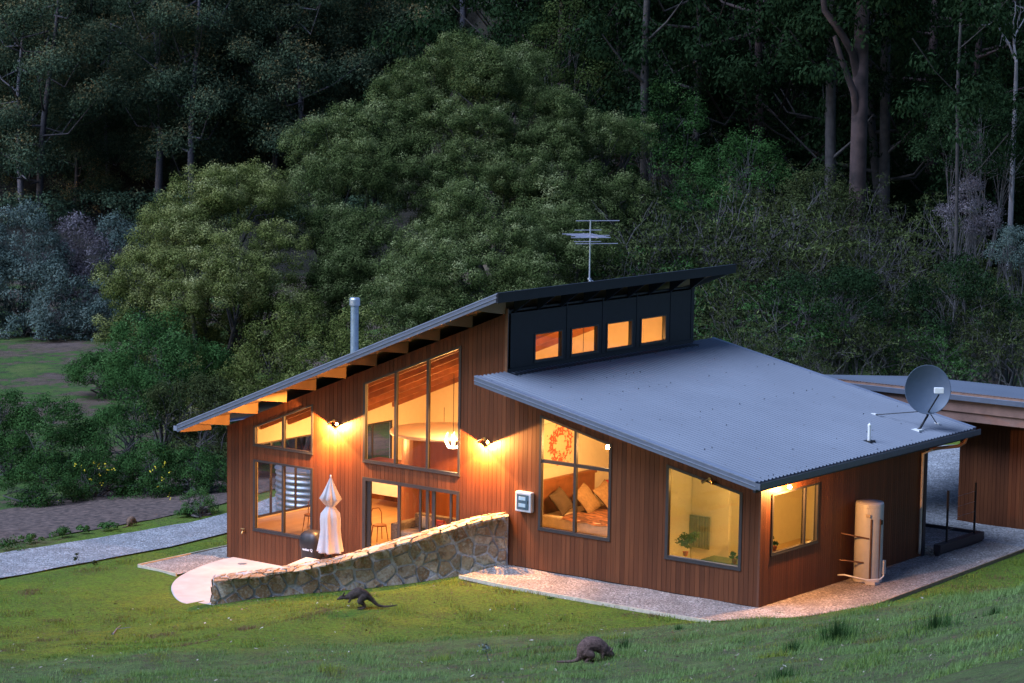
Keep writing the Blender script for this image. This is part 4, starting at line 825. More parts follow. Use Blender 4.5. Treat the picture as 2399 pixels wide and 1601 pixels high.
# ------------------------------------------------------------------ ground
def axis_pts(lo, a, b, hi, fine, g=1.12):
    p = list(np.arange(a, b, fine)); s = fine; x = p[-1]
    while x < hi: s *= g; x += s; p.append(x)
    s = fine; x = p[0]
    while x > lo: s *= g; x -= s; p.insert(0, x)
    return np.array(p)
gx = axis_pts(-620, -30, 20, 300, .3, 1.05); gy = axis_pts(-260, -22, 14, 620, .3, 1.05)
X_, Y_ = np.meshgrid(gx, gy, indexing='ij'); Z_ = ground(X_, Y_)
V_ = np.stack([X_, Y_, Z_], -1).reshape(-1, 3); nx_, ny_ = len(gx), len(gy)
ii, jj = np.meshgrid(np.arange(nx_-1), np.arange(ny_-1), indexing='ij'); a_ = (ii*ny_+jj).ravel()
F_ = np.stack([a_, a_+ny_, a_+ny_+1, a_+1], -1)
def ground_mat():
    m, nt, out = newmat('lawn and forest floor'); bs = N(nt, 'ShaderNodeBsdfPrincipled'); lk(nt, bs.outputs[0], out.inputs[0]); v = coord(nt, 'Pos')
    bs.inputs['Roughness'].default_value = .95; bs.inputs['Specular IOR Level'].default_value = .1
    big = noise(nt, v, .22, 5, .6); mid = noise(nt, v, 1.1, 5, .65); fine = noise(nt, v, 9, 6, .75); vf = noise(nt, v, 40, 3, .7)
    c = ramp(nt, [(.3, (.08, .185, .026)), (.5, (.13, .23, .025)), (.7, (.24, .25, .025))], big)
    c = mixc(nt, ramp(nt, [(.42, (0, 0, 0)), (.6, (.7, .7, .7))], mid), c, (.11, .18, .03))
    c = mixc(nt, ramp(nt, [(.48, (0, 0, 0)), (.64, (.85, .85, .85))], fine), c, (.075, .07, .03))
    c = mixc(nt, ramp(nt, [(.54, (0, 0, 0)), (.68, (.75, .75, .75))], noise(nt, v, 3.1, 8, .8)), c, (.16, .12, .06))
    c = mixc(nt, ramp(nt, [(.35, (.6, .6, .6)), (.5, (0, 0, 0))], fine), c, (.18, .25, .05))
    at = N(nt, 'ShaderNodeAttribute', attribute_name='bank'); at2 = N(nt, 'ShaderNodeAttribute', attribute_name='wild')
    cb = ramp(nt, [(.3, (.15, .11, .08)), (.42, (.1, .13, .05)), (.58, (.13, .2, .065)), (.75, (.2, .27, .1))], noise(nt, coord(nt, 'Pos', (1, 1, 2)), .9, 7, .7))
    cb = mixc(nt, ramp(nt, [(.5, (0, 0, 0)), (.64, (.85, .85, .85))], noise(nt, coord(nt, 'Pos', (1, 1, 2)), 2.7, 8, .8)), cb, (.13, .1, .075))
    cb = mixc(nt, ramp(nt, [(.52, (0, 0, 0)), (.66, (.9, .9, .9))], fine), cb, (.05, .045, .035))
    c = mixc(nt, at.outputs['Fac'], c, cb)
    cw = ramp(nt, [(.38, (.16, .115, .1)), (.48, (.14, .1, .07)), (.52, (.06, .13, .03)), (.66, (.13, .16, .05))], noise(nt, v, .22, 6, .75))
    cw = mixc(nt, ramp(nt, [(.5, (0, 0, 0)), (.62, (.7, .7, .7))], noise(nt, v, 1.6, 6, .8)), cw, (.055, .045, .04))
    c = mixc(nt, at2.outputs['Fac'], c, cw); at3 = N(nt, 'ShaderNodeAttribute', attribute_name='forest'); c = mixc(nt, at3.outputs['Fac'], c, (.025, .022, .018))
    c = mixc(nt, ramp(nt, [(.56, (0, 0, 0)), (.64, (.7, .7, .7))], vf), c, (.025, .028, .012))
    lk(nt, c, bs.inputs['Base Color'])
    bp = N(nt, 'ShaderNodeBump'); bp.inputs['Strength'].default_value = 1; bp.inputs['Distance'].default_value = .09
    ad = N(nt, 'ShaderNodeMath', operation='MULTIPLY_ADD'); ad.inputs[1].default_value = .35; lk(nt, vf, ad.inputs[0]); lk(nt, fine, ad.inputs[2]); lk(nt, ad.outputs[0], bp.inputs['Height']); lk(nt, bp.outputs[0], bs.inputs['Normal'])
    return m
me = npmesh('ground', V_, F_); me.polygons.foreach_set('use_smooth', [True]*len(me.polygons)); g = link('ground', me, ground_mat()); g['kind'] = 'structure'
def dq(x, y):
    rx, ry = x-CAM[0], y-CAM[1]; d = rx*FH[0]+ry*FH[1]; s = rx*RH[0]+ry*RH[1]; return d, s/np.maximum(d, 1.)
d_, q_ = dq(V_[:, 0], V_[:, 1]); dcr = np.interp(q_, [-.2, -.1, -.0167, .0788, .14, .2], [62, 61, 62, 60, 58, 56.5])
wob = 1.4*np.sin(V_[:, 0]*.7)+1.1*np.sin(V_[:, 1]*.9+V_[:, 0]*.4)
at = me.attributes.new('bank', 'FLOAT', 'POINT'); at.data.foreach_set('value', sstep((dcr-d_+wob*.5)/2.5).astype(np.float32))
wild = sstep((-25.6-V_[:, 0]+wob*.3)/2.4)*(V_[:, 1] > -40); wild = np.maximum(wild, sstep((d_-102)/12))
at = me.attributes.new('wild', 'FLOAT', 'POINT'); at.data.foreach_set('value', wild.astype(np.float32))
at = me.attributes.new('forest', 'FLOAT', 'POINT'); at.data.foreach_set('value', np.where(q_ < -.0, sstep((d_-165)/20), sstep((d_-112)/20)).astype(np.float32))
# ------------------------------------------------------------------ leaves
def leafmat(name, stops, trans=.12):
    m, nt, out = newmat(name); at = N(nt, 'ShaderNodeAttribute', attribute_name='tone'); c = ramp(nt, stops, at.outputs['Fac'])
    d = N(nt, 'ShaderNodeBsdfDiffuse'); lk(nt, c, d.inputs[0]); t = N(nt, 'ShaderNodeBsdfTranslucent'); lk(nt, c, t.inputs[0]); mx = N(nt, 'ShaderNodeMixShader'); mx.inputs[0].default_value = trans
    lk(nt, d.outputs[0], mx.inputs[1]); lk(nt, t.outputs[0], mx.inputs[2]); lk(nt, mx.outputs[0], out.inputs[0]); return m
def unit(a): return a/np.maximum(np.linalg.norm(a, axis=-1, keepdims=True), 1e-9)
def sph(n, zmin=-1.):
    z = rng.uniform(zmin, 1, n); t = rng.uniform(0, 2*PI, n); r = np.sqrt(1-z*z); return np.stack([r*np.cos(t), r*np.sin(t), z], -1)
def leafquads(P, Nn, L, Wd, down=0.):
    n = len(P); Nn = unit(Nn); T = sph(n)
    if down: T = T*(1-down)+np.array([0, 0, -1.])*down
    T = unit(T-Nn*np.sum(T*Nn, -1, keepdims=True)); B = np.cross(Nn, T); L = L.reshape(-1, 1)/2; Wd = Wd.reshape(-1, 1)/2
    V = np.stack([P-T*L, P+B*Wd, P+T*L, P-B*Wd], 1).reshape(-1, 3); F = np.arange(4*n).reshape(-1, 4); return V, F
def leafmesh(name, P, Nn, L, Wd, tone, down=0.):
    V, F = leafquads(P, Nn, L, Wd, down); me = npmesh(name, V, F); at = me.attributes.new('tone', 'FLOAT', 'FACE'); at.data.foreach_set('value', np.clip(tone, 0, 1).astype(np.float32)); return me
def puffs(cen, rad, per, lsize, asp=.45, zmin=-.35, nj=.32, tone0=.5, tvar=.12, ptv=.12, down=0., topt=0., name='crown', shell=(.5, 1.06), zs=.95):
    """leaves on the outer shell of many small clumps"""
    cen = np.asarray(cen, float); rad = np.asarray(rad, float); k = len(cen); cnt = np.maximum(4, (per*(rad/rad.mean())**2).astype(int)); idx = np.repeat(np.arange(k), cnt); n = len(idx)
    D = sph(n, zmin); r = rad[idx]*rng.uniform(shell[0], shell[1], n); Pp = cen[idx]+D*r[:, None]*np.array([1, 1, zs])
    Nn = unit(D+rng.normal(size=(n, 3))*nj+np.array([0, 0, .25])); L = lsize*rng.uniform(.6, 1.35, n)
    tone = tone0+rng.normal(size=n)*tvar*.6+(rng.normal(size=k)*ptv)[idx]+topt*D[:, 2]  # topt: top light put into wattle tone; rust-tipped growth on eucalypts
    return leafmesh(name, Pp, Nn, L, L*asp, tone, down)
def lobe_puffs(lobes, pr, dens=1.3, zmin=-.3, inner=.12, jit=.16):
    """clump centres spread over the surface of lobes (x,y,z,r,zscale)"""
    out, rd = [], []
    L = np.array(lobes)
    for (x, y, z, r, zs) in lobes:
        n = int(dens*2*PI*r*r*(1-zmin)/(PI*pr*pr)); D = sph(n, zmin); rr = r*(1-jit*rng.random(n))
        P = np.array([x, y, z])+D*rr[:, None]*np.array([1, 1, zs])
        ok = np.ones(n, bool)
        for (a, b, c, s, t) in lobes:
            if (a, b, c) == (x, y, z): continue
            ok &= np.linalg.norm((P-np.array([a, b, c]))/np.array([1, 1, t]), axis=1) > s*.86
        P = P[ok]; out.append(P); rd.append(pr*rng.uniform(.65, 1.35, len(P)))
    return np.concatenate(out), np.concatenate(rd)
m_bark = plain('bark grey', (.045, .038, .036), .9, var=.4, scale=3, bump=.5); m_barkred = plain('bark red brown', (.05, .03, .028), .85, var=.7, scale=1.3, bump=.5)
m_pale = plain('bark pale', (.2, .185, .2), .8, var=.25, scale=2.); m_bk1 = plain('far bark grey', (.14, .13, .15), .9, var=.3); m_bk2 = plain('far bark dark', (.06, .052, .055), .9, var=.4)
m_twig = plain('twig grey', (.09, .08, .078), .9, var=.3)
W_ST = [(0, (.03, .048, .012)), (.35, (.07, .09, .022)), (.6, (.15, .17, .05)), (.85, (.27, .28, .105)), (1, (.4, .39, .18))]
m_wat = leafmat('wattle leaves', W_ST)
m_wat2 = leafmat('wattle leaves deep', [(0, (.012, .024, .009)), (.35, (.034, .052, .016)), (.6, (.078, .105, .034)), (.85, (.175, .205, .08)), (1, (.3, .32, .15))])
m_green = leafmat('green shrub leaves', [(0, (.012, .028, .009)), (.4, (.028, .065, .018)), (.7, (.055, .12, .034)), (1, (.13, .22, .08))])
m_grey = leafmat('grey green leaves', [(0, (.03, .045, .04)), (.4, (.07, .1, .085)), (.7, (.13, .17, .145)), (1, (.24, .28, .25))])
m_mauve = leafmat('mauve grey leaves', [(0, (.05, .04, .045)), (.5, (.13, .11, .12)), (1, (.28, .25, .27))])
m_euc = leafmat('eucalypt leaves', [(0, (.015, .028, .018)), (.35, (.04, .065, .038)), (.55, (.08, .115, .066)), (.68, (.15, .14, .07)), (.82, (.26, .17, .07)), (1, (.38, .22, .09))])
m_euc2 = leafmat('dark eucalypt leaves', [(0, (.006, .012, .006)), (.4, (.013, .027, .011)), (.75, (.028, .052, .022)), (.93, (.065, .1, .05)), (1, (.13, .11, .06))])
m_olive = leafmat('olive twig leaves', [(0, (.014, .018, .008)), (.5, (.04, .05, .02)), (.8, (.065, .085, .028)), (1, (.13, .16, .06))])
def limb(b, pts, rads, n=7): b.tube(pts, rads, n, cap=False)
def branches(b, base, lobes, r0, wob=.4, fork=.35, n=7):
    base = Vector(base)
    for (x, y, z, r, zs) in lobes:
        e = Vector((x, y, z-.2*r)); k = base.lerp(e, fork)+Vector((rng.normal()*wob, rng.normal()*wob, .3*wob)); m2 = base.lerp(e, .7)+Vector((rng.normal()*wob, rng.normal()*wob, 0))
        limb(b, [tuple(base), tuple(k), tuple(m2), tuple(e)], [r0, r0*.6, r0*.35, r0*.12], n)
        for q in range(4):
            d = sph(1, -.2)[0]; f = e+Vector(d*r*.85); limb(b, [tuple(m2.lerp(e, .3+.15*q)), tuple((m2.lerp(e, .8)+f)/2+Vector((0, 0, .1))), tuple(f)], [r0*.2, r0*.12, .01], 5)
def tree(name, label, cat, base, lobes, pr, per, ls, mat, bark, group=None, dens=1.3, r0=.25, branch=True, sub=0, **kw):
    """lobes are world (x,y,z,r,zscale)"""
    bz = float(ground(base[0], base[1])); t = thing(name, label, cat, (base[0], base[1], bz), group)
    if sub:
        lobes = [(a, b, c, max(r-.75, .6), zs) for a, b, c, r, zs in lobes]; c1, r1 = lobe_puffs(lobes, sub, 1.15, -.5, jit=.5); lobes2 = [(*c, r, .9) for c, r in zip(c1, r1)]
        C2, R2 = [], []
        for (x, y, z, r, zs) in lobes2:
            n = int(3.6*(r/pr)**2); D = sph(n, -.7); C2.append(np.array([x, y, z])+D*r*rng.uniform(.8, 1.0, n)[:, None]*np.array([1, 1, zs])); R2.append(pr*rng.uniform(.6, 1.3, n))
        cen, rad = np.concatenate(C2), np.concatenate(R2)
    else: cen, rad = lobe_puffs(lobes, pr, dens)
    me = puffs(cen, rad, per, ls, name='crown', **kw); link('crown', me, mat, t)
    if branch:
        b = MB(); branches(b, (base[0], base[1], bz-.1), lobes, r0); b.build('trunk', bark, t, smooth=True)
    return t
def LB(rows):                                   # lobes given by picture column/row, distance and radius: real points at real distances
    return [(*at_depth(px, py, d), r, zs) for px, py, d, r, zs in rows]
# ---- big wattles behind the house
A = [(560, 470, 112, 2.6, .85), (460, 520, 111, 2.3, .8), (630, 500, 113, 1.9, .85), (395, 600, 110, 2.3, .85), (500, 620, 109, 2.6, .8), (595, 620, 110, 2.2, .8), (345, 690, 109, 2., .9), (420, 720, 108, 2.2, .8), (540, 730, 108, 2.5, .8), (640, 720, 109, 2.3, .8), (310, 790, 108, 1.5, 1.), (470, 820, 110, 2.4, .8), (590, 850, 110, 2.2, .8), (390, 850, 109, 2.2, .9), (330, 880, 108, 1.7, .9), (520, 920, 109, 2.2, .9), (620, 940, 109, 2.2, .9), (450, 960, 109, 2.0, .9), (560, 700, 107, 2.0, .9), (440, 640, 108, 2.1, .9)]
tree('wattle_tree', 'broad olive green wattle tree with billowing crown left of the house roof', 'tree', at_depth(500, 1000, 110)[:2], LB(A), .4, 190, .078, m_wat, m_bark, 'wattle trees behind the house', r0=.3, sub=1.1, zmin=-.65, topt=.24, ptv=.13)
B_ = [(780, 345, 118, 2.2, .9), (725, 440, 117, 1.8, .85), (868, 325, 119, 1.9, .95), (800, 440, 116, 2.5, .85), (880, 380, 118, 2.2, .85), (740, 540, 114, 2.0, .8), (850, 590, 113, 2.3, .8), (830, 700, 111, 2.4, .8), (760, 790, 111, 2.1, .8), (770, 660, 112, 1.9, .9)]
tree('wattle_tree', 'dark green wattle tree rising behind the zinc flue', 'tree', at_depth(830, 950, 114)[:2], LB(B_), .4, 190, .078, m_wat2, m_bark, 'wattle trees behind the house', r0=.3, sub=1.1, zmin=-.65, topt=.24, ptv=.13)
D_ = [(1110, 165, 121, 2.5, .9), (1010, 195, 121, 1.9, .95), (1190, 210, 122, 2.3, .85), (980, 290, 120, 2.3, .9), (1090, 300, 119, 2.6, .85), (1200, 330, 120, 2.4, .8), (1290, 280, 121, 2.2, .85), (1340, 360, 119, 2.3, .8), (1030, 420, 118, 2.3, .8), (1440, 330, 121, 1.9, .85), (1180, 440, 117, 2.3, .8), (1300, 450, 118, 2.3, .8), (1420, 470, 118, 2.0, .8), (1480, 350, 122, 1.5, .9), (1110, 420, 117, 2.2, .9), (1240, 520, 116, 2.2, .9), (1360, 540, 117, 2.0, .9), (1010, 500, 117, 2.1, .9), (1130, 230, 119, 2.3, .9)]
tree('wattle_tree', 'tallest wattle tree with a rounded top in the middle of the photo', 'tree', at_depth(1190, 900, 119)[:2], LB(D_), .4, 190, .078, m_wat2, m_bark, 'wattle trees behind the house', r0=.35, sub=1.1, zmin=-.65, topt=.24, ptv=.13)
E_ = [(1110, 520, 108, 2.2, .85), (1040, 590, 107, 2.2, .8), (1180, 570, 107, 2.2, .8), (1270, 600, 108, 2., .8), (960, 680, 106, 2.1, .8), (1080, 690, 105, 2.4, .8), (1210, 680, 105, 2.1, .8), (1330, 560, 109, 1.9, .8), (1380, 620, 108, 1.6, .8), (1000, 780, 104, 1.9, .8), (920, 730, 105, 1.8, .8)]
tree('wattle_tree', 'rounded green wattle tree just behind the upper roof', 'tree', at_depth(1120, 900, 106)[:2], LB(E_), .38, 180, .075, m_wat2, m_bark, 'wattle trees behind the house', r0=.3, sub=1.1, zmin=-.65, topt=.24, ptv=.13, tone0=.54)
G_ = [(690, 770, 100, 1.6, .8), (790, 830, 98, 1.6, .8), (870, 790, 99, 1.5, .8), (620, 850, 99, 1.5, .8), (700, 900, 97, 1.6, .8), (560, 920, 98, 1.4, .8), (640, 960, 96, 1.3, .8), (880, 860, 96, 1.2, .8)]
tree('wattle_tree', 'low dark wattle tree between the flue and the left eave', 'tree', at_depth(700, 1050, 98)[:2], LB(G_), .36, 90, .09, m_wat, m_bark, 'wattle trees behind the house', r0=.2, sub=1.1, zmin=-.65, tone0=.42)
# ---- bright green bushes left of the house
def bush(px, py, w, h, d, mat, label, pr=.35, ls=.12, per=200, group='shrubs left of the house', name='shrub', tone0=.5, **kw):
    c = at_depth(px, py, d); r = w/2*d/FPX; hh = h*d/FPX; L = []
    if name == 'round_shrub': c = on_ground(px, py)
    n = max(5, int(9+r*3))
    for k in range(n):
        a = rng.uniform(0, 2*PI); q = rng.random()**.5*r*.62; u = rng.random(); lr = r*(.34+.2*rng.random())
        z = c[2]+lr*.35+u**1.3*(hh-lr*1.2)*(1-.35*q/r); L.append((c[0]+RH[0]*q*math.cos(a)+FH[0]*q*math.sin(a), c[1]+RH[1]*q*math.cos(a)+FH[1]*q*math.sin(a), z, lr, .9))
    L.append((c[0], c[1], c[2]+hh-r*.42, r*.42, .9))
    return tree(name, label, 'shrub', (c[0], c[1]), L, pr, per, ls*.68, mat, m_twig, group, r0=.07, tone0=tone0, zmin=-.6, **kw)
S = [(380, 950, 300, 220, 103, m_green, 'bright green feathery bush under the olive wattle', .45, .15), (470, 1090, 260, 230, 97, m_olive, 'olive bush with open twigs left of the house corner', .4, .13),
     (300, 1060, 260, 200, 98, m_green, 'mid green bush above the yellow flowers', .4, .13), (130, 1130, 240, 210, 97, m_green, 'dark green bush at the left edge behind the driveway', .4, .13), (20, 1110, 160, 200, 98, m_green, 'dark bush cut by the left edge of the photo', .4, .13),
     (350, 1185, 180, 150, 92, m_green, 'low dark bush behind the small brown wallaby', .32, .11), (220, 1205, 200, 170, 91.5, m_green, 'low bush with yellow flowers beyond the driveway', .32, .11), (90, 1225, 200, 160, 90.5, m_green, 'low dark bush beyond the driveway at the left', .32, .11), (460, 1180, 170, 140, 92, m_green, 'dark rounded bush behind the small clipped bush', .32, .11),
     (540, 1130, 150, 190, 95, m_olive, 'dark bush against the left house corner', .35, .12), (255, 900, 190, 70, 122, m_green, 'green scrub beside the far meadow', .4, .15), (560, 1040, 160, 130, 99, m_green, 'shaded bush under the left eave', .35, .12)]
for (px, py, w, h, d, mm, lab, pr, ls) in S: bush(px, py, w, h, d, mm, lab, pr, ls, tone0=.48 if d < 96 else .55)
bush(466, 1206, 92, 62, 89, m_green, 'small round bright green bush beside the driveway', .16, .07, 90, name='round_shrub', group=None, tone0=.68)
for k, (px, py) in enumerate(((30, 1290), (150, 1262), (245, 1245), (75, 1275), (430, 1212), (195, 1252))):
    c = on_ground(px, py); w = [.8, .6, .5, .4, .45, .35][k]
    me = puffs([(c[0]+rng.normal()*w*.3, c[1]+rng.normal()*w*.3, c[2]+.12+.1*rng.random()) for _ in range(7)], [w*.3]*7, 60, .09, down=-.6, zmin=-.2, name='weed_clump', tone0=.6)
    tag(link('weed_clump', me, m_green), ['tallest green weed clump at the left edge of the driveway', 'green weed clump on the far driveway edge, second from the small wallaby', 'green weed clump nearest the small wallaby', 'green weed clump between the two left clumps by the driveway', 'green weed clump in front of the round bright bush', 'small weed clump on the driveway edge left of the wallaby'][k], 'weeds', 'weed clumps along the driveway')
c = at_depth(300, 1110, 91.2); fl = MB()
P = np.array([at_depth(px+rng.normal()*14, py+rng.normal()*9, d) for px, py, d in [(192, 1092, 90.5), (238, 1100, 90.6), (252, 1101, 90.6), (230, 1085, 90.8), (370, 1092, 91), (388, 1116, 90.5), (368, 1122, 90.5), (240, 1130, 90.), (392, 1170, 90), (205, 1086, 90.5), (380, 1100, 90.6)]*2])
me = leafmesh('yellow_flowers', np.repeat(P, 4, 0)+rng.normal(size=(len(P)*4, 3))*.035, sph(len(P)*4, .0), np.full(len(P)*4, .06), np.full(len(P)*4, .05), np.full(len(P)*4, .5)); tag(link('yellow_flowers', me, plain('yellow petals', (.75, .6, .03), .7)), 'scattered yellow flowers on the bushes beyond the driveway', None, kind='stuff')
for (t_, x, y, z, r, n) in PLANTS: link('leaves', puffs([(x+rng.normal()*r*.5, y+rng.normal()*r*.3, z+.15+rng.random()*r*1.6) for _ in range(n)], [r*.45]*n, 26, .12, asp=.35, name='leaves', shell=(.2, 1.1)), m_green, t_)
# ---- grey green shrubs beyond the meadow
for k, (px, py, w, h, d, mm, lab) in enumerate(((60, 790, 250, 320, 146, m_grey, 'tall grey green shrub at the left edge beyond the meadow'), (180, 790, 200, 290, 148, m_mauve, 'mauve grey shrub in the middle of the far shrub row'), (270, 800, 190, 300, 150, m_grey, 'grey green shrub at the right end of the far shrub row'),
      (120, 800, 170, 190, 143, m_grey, 'low grey green shrub in front of the mauve shrub'), (220, 802, 150, 150, 143, m_grey, 'low dark shrub right of the far row centre'), (-40, 795, 180, 300, 145, m_grey, 'grey green shrub cut by the left edge'), (330, 780, 130, 190, 150, m_mauve, 'brownish shrub beside the olive wattle'))):
    bush(px, py, w, h, d, mm, lab, .5, .2, 120, 'grey green shrubs beyond the meadow', tone0=.5, ptv=.16)
# ---- eucalypts
def euc_proto(seed, H=24, leafs=15000, spread=4.6, mat=None, bark=None, low=.3, rusty=.2, ls=.22, hang=.35, r0=.32, cr=1.0):
    global rng
    old = rng; rng = np.random.default_rng(seed); b = MB(); lean = rng.normal(size=2)*.03
    pts = [(lean[0]*z+.25*math.sin(z*.3+seed), lean[1]*z+.25*math.cos(z*.27+seed), z) for z in np.linspace(-1, H*.93, 9)]; rr = list(np.linspace(r0, .07, 9)); limb(b, pts, rr, 9)
    cen, rad = [], []; nb = 26
    for k in range(nb):
        f = low+(1-low)*(k+rng.random())/nb; z = H*f; p = Vector(pts[min(8, int(f*.93*8))]); a = rng.uniform(0, 2*PI); ln = spread*(1.15-.75*abs(f-.55))*(.5+.6*rng.random())
        e = Vector((p.x+ln*math.cos(a), p.y+ln*math.sin(a), z+ln*.25)); mid = p.lerp(e, .5)+Vector((0, 0, -.05*ln)); p = Vector((p.x, p.y, z-ln*.35)); limb(b, [tuple(p), tuple(mid), tuple(e)], [r0*.3, r0*.17, .02], 5)
        for q in range(5 if cr > 1 else 4): cen.append((e.x+rng.normal()*.8, e.y+rng.normal()*.8, e.z+rng.normal()*.55)); rad.append(cr*(.75+.55*rng.random()))
    for k in range(8): cen.append((pts[-1][0]+rng.normal()*1.1, pts[-1][1]+rng.normal()*1.1, H*.93+rng.normal()*.9)); rad.append(.9)
    me = puffs(cen, rad, leafs/len(cen), ls, asp=.4, zmin=-.5, down=hang, tone0=.4, topt=rusty, ptv=.1, nj=.6, name='crown', shell=(.45, 1.08)); trunk = b.build('trunk', bark, None, smooth=True); tm = trunk.data; bpy.data.objects.remove(trunk); tm.materials.clear(); tm.materials.append(bark)
    me.materials.append(mat); rng = old; return me, tm
def place(proto, x, y, label, group, s=1., rz=0., dz=-.2, name='eucalypt_tree'):
    t = thing(name, label, 'tree', (x, y, float(ground(x, y))+dz), group, rz); t.scale = (s, s, s)
    for nm, me in (('crown', proto[0]), ('trunk', proto[1])): o = bpy.data.objects.new(nm, me); C.objects.link(o); o.parent = t
    return t
protos = [euc_proto(1, 24, 52000, 4.8, m_euc, m_bk1, cr=1.5, low=.22), euc_proto(2, 21, 48000, 4.2, m_euc, m_bk2, low=.12, cr=1.5), euc_proto(3, 26, 52000, 5.2, m_euc, m_bk2, low=.15, cr=1.6), euc_proto(4, 17, 46000, 4.4, m_euc, m_bk2, low=.05, cr=1.6)]
cnt = 0
fd = [('tall blue green eucalypt with pale trunk at the left edge of the far forest', 45, 228), ('thick trunked eucalypt second from the left edge', 88, 224), ('eucalypt with straight pale trunk above the grey shrubs', 375, 232), ('slim eucalypt left of the olive wattle top', 405, 236), ('eucalypt directly above the olive wattle top', 450, 228), ('slim eucalypt with crooked pale trunk above the wattles', 650, 232), ('eucalypt beside the crooked pale trunk', 705, 230), ('leaning eucalypt with bare upper trunk', 850, 236)]
for k, (lab, px, d) in enumerate(fd):
    p = at_depth(px, 600, d); place(protos[(0, 2, 0, 1, 0, 3, 0, 2)[k]], p[0], p[1], lab, 'far forest eucalypts', 1.0+.1*(k % 3), k*1.3)
rows = []
r_ = np.random.default_rng(5)
for d, n in ((238, 17), (246, 19), (256, 20), (267, 20), (280, 20), (294, 19), (310, 18), (332, 18)):
    for k in range(n):
        px = -160+(1500+160)*(k+.5+r_.uniform(-.35, .35))/n; rows.append((px, d+r_.uniform(-4, 4)))
for k, (px, d) in enumerate(rows):
    p = at_depth(px, 600, d); place(protos[k % 4], p[0], p[1], 'dark blue green eucalypt with rust tipped clumps in the far forest mass', 'far forest eucalypts', r_.uniform(.7, 1.1), r_.uniform(0, 6), -.5)
# low understorey in front of far forest
ub = [(*(at_depth(-150+k*42+r_.uniform(-14, 14), 0, 219+r_.uniform(-3, 6))[:2]),) for k in range(26)]
for k, (x, y) in enumerate(ub):
    z = float(ground(x, y)); n = 10; me = puffs([(r_.normal()*1.6, r_.normal()*1.6, .4+2.3*r_.random()) for _ in range(n)], [.9]*n, 60, .28, name='crown', tone0=.35, zmin=-.3)
    me.materials.append(m_euc); t = thing('understorey_shrub', 'dark low shrub at the foot of the far forest', 'shrub', (x, y, z), 'understorey shrubs at the forest foot'); o = bpy.data.objects.new('foliage', me); C.objects.link(o); o.parent = t
# right hand forest
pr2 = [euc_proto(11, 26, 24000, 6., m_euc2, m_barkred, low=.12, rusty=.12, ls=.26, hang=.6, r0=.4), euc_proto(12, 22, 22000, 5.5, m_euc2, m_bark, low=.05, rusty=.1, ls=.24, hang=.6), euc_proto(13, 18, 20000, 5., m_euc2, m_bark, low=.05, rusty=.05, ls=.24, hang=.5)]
rl_ = []
for d, n in ((134, 9), (146, 10), (160, 11), (178, 12), (200, 12)):
    for k in range(n): rl_.append((1230+(2620-1230)*(k+.5+r_.uniform(-.3, .3))/n, d+r_.uniform(-4, 4)))
for k, (px, d) in enumerate(rl_):
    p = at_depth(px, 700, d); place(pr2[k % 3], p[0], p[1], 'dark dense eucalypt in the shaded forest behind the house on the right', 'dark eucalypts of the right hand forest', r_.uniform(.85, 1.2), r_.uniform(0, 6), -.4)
# the big forked eucalypt
p0 = at_depth(2062, 900, 124); t = thing('forked_eucalypt', 'massive eucalypt with red brown forked trunk behind the satellite dish', 'tree', (p0[0], p0[1], float(ground(p0[0], p0[1]))))
tp = lambda px, py, d=124: tuple(at_depth(px, py, d))
b = MB(); limb(b, [tp(2012, 960), tp(2008, 780), tp(2006, 560), tp(2010, 400), tp(2014, 260), tp(2016, 180), tp(2018, 80), tp(2028, -120), tp(2040, -400)], [.6, .5, .42, .4, .39, .37, .34, .28, .2], 14)
limb(b, [tp(2012, 190), tp(1998, 125, 123.7), tp(1975, 85, 123.4), tp(1932, 25, 123), tp(1922, -60, 123), tp(1900, -300, 123)], [.24, .2, .17, .15, .12, .08], 10)
limb(b, [tp(2012, 300), tp(2000, 215, 123.6), tp(1975, 150, 123.2), tp(1955, 85, 123)], [.2, .17, .14, .1], 9)
b.build('trunk', m_barkred, t, smooth=True)
cen = [tp(2030+r_.normal()*150, -150+r_.normal()*130, 124+r_.normal()*3) for _ in range(90)]
link('crown', puffs(cen, [.9]*90, 160, .26, down=.6, zmin=-.5, tone0=.4, name='crown', shell=(.4, 1.1)), m_euc2, t)
for k, (px, w, d, mt, lab) in enumerate(((1932, .24, 128, m_bark, 'straight grey trunked eucalypt left of the forked eucalypt'), (2058, .24, 130, m_bark, 'slim grey eucalypt right of the forked eucalypt'), (2228, .07, 112, m_bark, 'slender dark tree right of the big forked eucalypt'), (1500, .2, 128, m_bark, 'eucalypt behind the right end of the wattles'))):
    c = at_depth(px, 700, d); gz_ = float(ground(c[0], c[1])); t = thing('slim_eucalypt', lab, 'tree', (c[0], c[1], gz_), 'slim eucalypts behind the house')
    b = MB(); limb(b, [(c[0], c[1], gz_-.5), (c[0]+.15, c[1], gz_+7), (c[0]-.1, c[1]+.1, gz_+14), (c[0]+.1, c[1], gz_+21)], [w*1.5, w*1.2, w, w*.5], 9)
    for q in range(5): z = gz_+9+q*2; a = q*2.1; limb(b, [(c[0], c[1], z), (c[0]+1.2*math.cos(a), c[1]+1.2*math.sin(a), z+1), (c[0]+2.4*math.cos(a), c[1]+2.4*math.sin(a), z+2.4)], [w*.4, w*.25, .03], 6)
    b.build('trunk', mt, t, smooth=True); n = 40
    link('crown', puffs([(c[0]+r_.normal()*2, c[1]+r_.normal()*2, gz_+16+r_.normal()*2.6) for _ in range(n)], [.8]*n, 150, .24, down=.6, zmin=-.5, tone0=.42, name='crown', shell=(.4, 1.1)), m_euc2, t)
